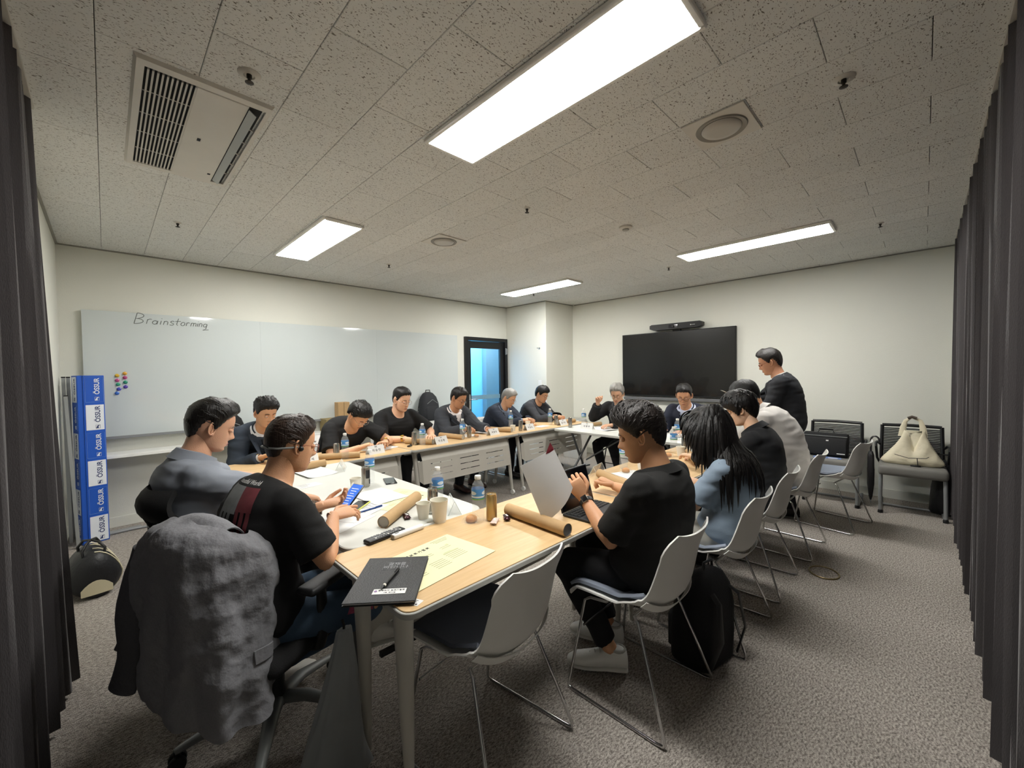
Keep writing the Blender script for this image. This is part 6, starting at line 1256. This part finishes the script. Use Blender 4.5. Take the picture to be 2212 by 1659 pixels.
# printed graphic on the back of his shirt
shirt = [c for c in CH[p2.t.name] if c.name.startswith('shirt')][0]; from mathutils.bvhtree import BVHTree
bm = bmesh.new(); bm.from_mesh(shirt.data); bv = BVHTree.FromBMesh(bm); bm.free(); ddir = norm(p2.fwd*.8+np.array([0, .6, 0])); latv = norm(np.cross(p2.ax, ddir)); orig = p2.B(.62)
def onback(a_, b_, off=.0025):
    p = orig+latv*a_+p2.ax*b_-ddir*.6; h = bv.ray_cast(Vector(p), Vector(ddir)); return (np.array(h[0])-ddir*off) if h[0] is not None else None
def backpatch(name, cells, m, n_=9, off=.0025):
    b = MB()
    for (a0, a1, b0, b1) in cells:
        G = [[onback(a0+(a1-a0)*i/n_, b0+(b1-b0)*j/n_, off) for j in range(n_+1)] for i in range(n_+1)]
        if all(q is not None for r_ in G for q in r_): b.grid(np.array(G))
    if b.v: b.build(name, m, p2.t, 60)
GP, RP = mat('grey_shirt_print', '#7c7f80', .8, var=(30, .3)), mat('dark_red_shirt_print', '#6a2f35', .8, var=(30, .3))
sg = -1 if latv[1] > 0 else 1
def cells(x0, x1, b0, b1): return (min(sg*x0, sg*x1), max(sg*x0, sg*x1), b0, b1)
backpatch('grey_print', [cells(-.10, -.015, .09, .18)]+[cells(-.10+.024*k, -.084+.024*k, .02-.03*(k % 2), .09) for k in range(3)], GP)
backpatch('red_print', [cells(-.015, .055, .10, .18)]+[cells(-.012+.024*k, .004+.024*k, -.0-.025*(k % 2), .10) for k in range(3)], RP)
cu = bpy.data.curves.new('t', 'FONT'); cu.body = 'Beautiful World'; cu.size = .019; cu.align_x = 'CENTER'; cu.resolution_u = 2; oo = bpy.data.objects.new('t', cu); mt = evaluated(oo)
for v_ in mt.vertices:
    q = onback(sg*v_.co.x*1.0+sg*-.02, .188+v_.co.y, .003); v_.co = q if q is not None else (0, 0, .5)
mt.materials.clear(); mt.materials.append(PAPER); mkobj('printed_words', mt, p2.t, 0)
tr = [c for c in CH[p2.t.name] if c.name.startswith('trousers')][0]; bm = bmesh.new(); bm.from_mesh(tr.data); bv2 = BVHTree.FromBMesh(bm); bm.free()
hip_, kn_, an_k = p2.LEG[-1]; al = norm(kn_-hip_); dd_ = norm(np.array([-.15, 1.0, -.45])); sd_ = norm(np.cross(al, dd_)); b = MB(); G = []
for i in range(9):
    row = []
    for j in range(7):
        q = hip_+al*(.20+.015*i)+sd_*(-.03+.010*j*(1-.08*abs(i-4)))-dd_*.4; h = bv2.ray_cast(Vector(q), Vector(dd_)); row.append(np.array(h[0])-dd_*.003 if h[0] is not None else None)
    G.append(row)
if all(q is not None for r_ in G for q in r_): b.grid(np.array(G)); b.build('red_embroidered_patch', mat('red_embroidery', '#a8506a', .9, var=(90, .5)), p2.t, 60)
# --- 3..8 the row in front of the whiteboard
person('man in a navy suit and open white shirt behind the headset man, glancing down', (.985, 4.05, 1.120), (1.02, 4.36), -84, pitch=20, yaw=6, s=1.0, skin_c='#d8a682', top='suit', top_c='#2b3440', under='#dfe0e4', hair=dict(SHORT, top=.032, quiff=.5, hl=[(0, .060), (30, .062), (48, .050), (60, .030), (70, .004), (80, -.012), (88, -.002), (96, .028), (108, .018), (120, -.020), (135, -.055), (180, -.075)], tufts=[(120, .75, .97, .05, .006, .005)], flow=(-1, .3, 0)), hair_c='#0d0b0a', wr=(.90, 3.88, .765), wl=(1.12, 3.84, .80), hl_=dict(curl=.9, U=(0, 0, 1)), watch=[(-1, 'gold')])
person('man in a black T-shirt bending low over his writing, hair tied back', (1.735, 3.86, 1.050), (1.70, 4.28), -78, pitch=52, yaw=4, s=1.05, fat=1.2, skin_c='#dcab88', top='tee', top_c='#0e0e0f', hair=dict(top=.026, side=.014, back=.026, quiff=.1, hl=[(0, .062), (30, .060), (48, .050), (60, .036), (70, .014), (80, -.004), (96, .022), (108, .006), (130, -.045), (180, -.07)], tufts=[(160, .62, .97, .06, .005, .005)], flow=(-1, .1, .1)), hair_c='#13100e', wr=(1.66, 3.70, .765), er=(1.46, 3.95, .80), wl=(1.92, 3.70, .785), el=(2.08, 4.0, .78), hl_=dict(curl=1.1), hr=dict(curl=.7), glasses=(GSIL, .0011), watch=[(1, 'gold')], hunch=.10)
person('heavy-set man in a black polo shirt and glasses with both hands on the table', (2.345, 4.12, 1.160), (2.38, 4.38), -86, pitch=20, yaw=10, s=1.05, fat=1.32, skin_c='#e0b191', top='polo', top_c='#0e0e0f', hair=dict(top=.026, side=.006, back=.008, quiff=.2, rough=.1), hair_c='#0e0c0b', wr=(2.23, 3.86, .765), er=(2.02, 4.10, .74), wl=(2.56, 3.86, .765), el=(2.76, 4.12, .74), hr=dict(curl=.25, F=(.5, -.8, -.1)), hl_=dict(curl=.25), glasses=(GSIL, .0011), watch=[(-1, 'gold')], sleeve_len=.92, pants='#2b2d31')
person('man in a dark grey suit and open white shirt reading through glasses', (3.125, 4.10, 1.135), (3.16, 4.38), -88, pitch=26, yaw=14, s=1.03, fat=1.05, skin_c='#c08c68', top='suit', top_c='#3a3d43', under='#e9e2e0', hair=dict(SHORT, top=.026, quiff=.4, rough=.12), hair_c='#15110f', wr=(2.98, 3.80, .79), wl=(3.30, 3.76, .765), hr=dict(curl=.7, U=(.3, 0, 1)), hl_=dict(curl=.3), glasses=(GBLK, .0011), shoe='#3a1f16', feet={-1: (3.02, 3.98, .10, (0, -1, 0)), 1: (3.28, 4.02, .10, (.1, -1, 0))}, pants='#22242a')
person('silver-haired man with glasses in a navy jacket and blue shirt, hands clasped', (4.025, 4.12, 1.090), (3.98, 4.42), -80, pitch=30, yaw=8, s=1.0, fat=1.03, skin_c='#d6a684', top='suit', top_c='#232a38', under='#8390a5', hair=dict(SHORT, top=.028, side=.015, back=.018), hair_c='#8e8c88', old=1, wr=(4.02, 3.84, .80), wl=(4.12, 3.82, .80), hr=dict(curl=1.0, U=(-.5, 0, 1), F=(.4, -.6, .1)), hl_=dict(curl=1.0, U=(.5, 0, 1), F=(-.2, -.9, .1)), glasses=(GSIL, .0011), pants='#15161b')
person('man in a charcoal jacket over a dark patterned shirt, seated by the column', (4.735, 4.12, 1.110), (4.68, 4.40), -86, pitch=24, yaw=6, s=1.0, skin_c='#d3a07c', top='suit', top_c='#34353a', under='#26242a', hair=dict(FULL, top=.028, hl=[(0, .052), (30, .058), (48, .050), (60, .030), (70, .004), (80, -.012), (88, -.002), (96, .028), (108, .018), (120, -.020), (135, -.055), (180, -.075)]), hair_c='#0f0d0c', wr=(4.62, 3.80, .79), wl=(4.76, 3.80, .79), hr=dict(curl=1.1), hl_=dict(curl=1.1), glasses=(GSIL, .0009))
# --- 9, 10 in front of the television
person('grey-haired man with glasses in a black jacket raising his right hand beside his face', (4.80, 2.86, 1.150), (5.00, 2.88), 188, pitch=26, yaw=8, s=1.0, skin_c='#d2a384', top='suit', top_c='#141416', under='#26282c', hair=dict(SHORT, top=.030, side=.016, back=.02), hair_c='#8b8883', old=1, wr=(4.60, 3.03, 1.02), er=(4.72, 3.16, .82), wl=(4.52, 2.78, .765), hr=dict(curl=1.0, F=(-.2, -.15, 1), U=(.3, .9, 0)), hl_=dict(curl=.4), glasses=(GBLK, .0012), knees={1: (4.55, 2.78, .50), -1: (4.58, 3.04, .50)}, feet={1: (4.75, 2.80, .1, (-1, 0, 0)), -1: (4.80, 3.10, .1, (-1, .1, 0))})
person('man in a navy jacket, pale blue shirt and black glasses, seated below the television', (4.82, 1.985, 1.150), (5.02, 1.98), 182, pitch=26, yaw=12, s=1.02, fat=1.06, skin_c='#cd9a78', top='suit', top_c='#1f2434', under='#c3cbe2', hair=dict(SHORT, top=.024, quiff=.3), hair_c='#120f0e', wr=(4.56, 2.14, .765), wl=(4.52, 1.86, .765), glasses=(GBLK, .0018))
# --- 11 standing
p11 = person('man standing at the right in a black suit, reading from papers in his hand', (4.70, 1.085, 1.510), (4.73, .93), 101, pitch=22, yaw=6, s=.99, fat=1.05, skin_c='#c48e6e', top='suit', top_c='#1b1d22', under='#dcdad6', hair=dict(FULL, top=.028, quiff=.25), hair_c='#171210', wr=(4.64, 1.36, 1.10), er=(4.82, 1.22, 1.02), wl=(4.50, 1.28, 1.10), el=(4.52, 1.0, 1.0), hr=dict(curl=.6), hl_=dict(curl=.6), glasses=(RINGR, .0013), pz=.88, pants='#14151a', feet={1: (4.66, .90, .10, (-.4, .9, 0)), -1: (4.86, .96, .10, (-.4, .9, 0))}, hunch=.035)
# --- 12..14 the near row from the far end
person('man in a white shirt leaning forward in front of the standing man, seen from behind', (3.90, 1.075, 1.215), (3.98, .80), 94, pitch=34, yaw=5, s=1.04, fat=1.06, collar='white', skin_c='#cf9c78', top='longsleeve', top_c='#c9c5c0', hair=dict(SHORT, top=.020, side=.012), hair_c='#0c0b0b', wr=(4.08, 1.34, .765), wl=(3.78, 1.36, .765), tops=dict(rough=.8), hunch=.10, pants='#17191f')
person('short-haired woman in a black jacket with an earring, beside the long-haired woman', (3.135, .900, 1.165), (3.18, .80), 92, pitch=26, yaw=14, s=.95, fat=.98, female=True, skin_c='#e2b898', top='longsleeve', top_c='#1a1b1e', hair=dict(top=.034, side=.024, back=.032, quiff=.1, hl=[(0, .040), (30, .034), (50, .010), (62, -.02), (74, -.045), (86, -.018), (98, .002), (110, -.03), (125, -.06), (150, -.088), (180, -.092)], tufts=[(120, .55, .95, .05, .004, .006)], flow=(.3, .3, -1)), hair_c='#0d0a09', wr=(3.30, 1.24, .775), wl=(3.08, 1.21, .80), pants='#121316', collar='black', hunch=.07)
p14 = person('woman with long black hair in a blue-grey blouse, seen from behind', (2.405, .845, 1.105), (2.44, .80), 93, pitch=30, yaw=22, s=.95, fat=1.0, female=True, skin_c='#e2b898', top='blouse', top_c='#8495a6', hair=dict(top=.030, side=.026, back=.034, quiff=.1, hl=[(0, .070), (18, .055), (34, .02), (48, -.05), (60, -.12), (180, -.13)], long=(420, .40), jag=.5), hair_c='#0c0908', wr=(2.56, 1.16, .765), wl=(2.31, 1.10, .77), el=(2.26, .92, .50), er=(2.62, 1.0, .62), hl_=dict(curl=.8), hr=dict(curl=.7), pants='#9c9a92', shoe='#e3d4ae', hunch=.06, sleeve_len=.86, tops=dict(rough=.7), pz=.53)
# --- 15 the nearest man on the right
p15 = person('nearest man on the right in a black knit T-shirt, holding up a sheet', (1.735, .915, 1.145), (1.735, .895), 92, pitch=18, yaw=26, s=1.03, fat=1.0, skin_c='#c99670', top='polo', top_c='#131312', hair=dict(top=.034, side=.012, back=.018, quiff=.35, rough=.25, hl=[(0, .058), (30, .056), (46, .044), (58, .026), (68, .004), (78, -.014), (86, -.004), (96, .026), (108, .012), (120, -.030), (140, -.062), (180, -.078)], tufts=[(420, .62, .985, .060, .005, .0024)], flow=(.6, .6, .0), wave=.007), hair_c='#1c1512',
       wl=(1.655, 1.175, .815), el=(1.53, .88, .64), hl_=dict(F=(-.30, .45, .85), U=(-.75, -.55, .25), curls=[.75, .85, .9, .9], thumb=.9), wr=(2.10, 1.27, .765), er=(2.05, 1.0, .72), hr=dict(F=(-.25, .8, .35), U=(.2, -.3, 1), curl=.95, thumb=.4), watch=[(1, 'black')],
       knees={1: (1.60, 1.26, .50), -1: (1.86, 1.30, .50)}, feet={1: (1.68, 1.045, .10, (-.55, .8, 0)), -1: (1.84, 1.16, .10, (-.3, .95, 0))}, pz=.54, shoe='#e4e3de', pants='#101013', pants_len=.90, vox=.008, hunch=.045, sleeve_len=.86, nose=1.15)
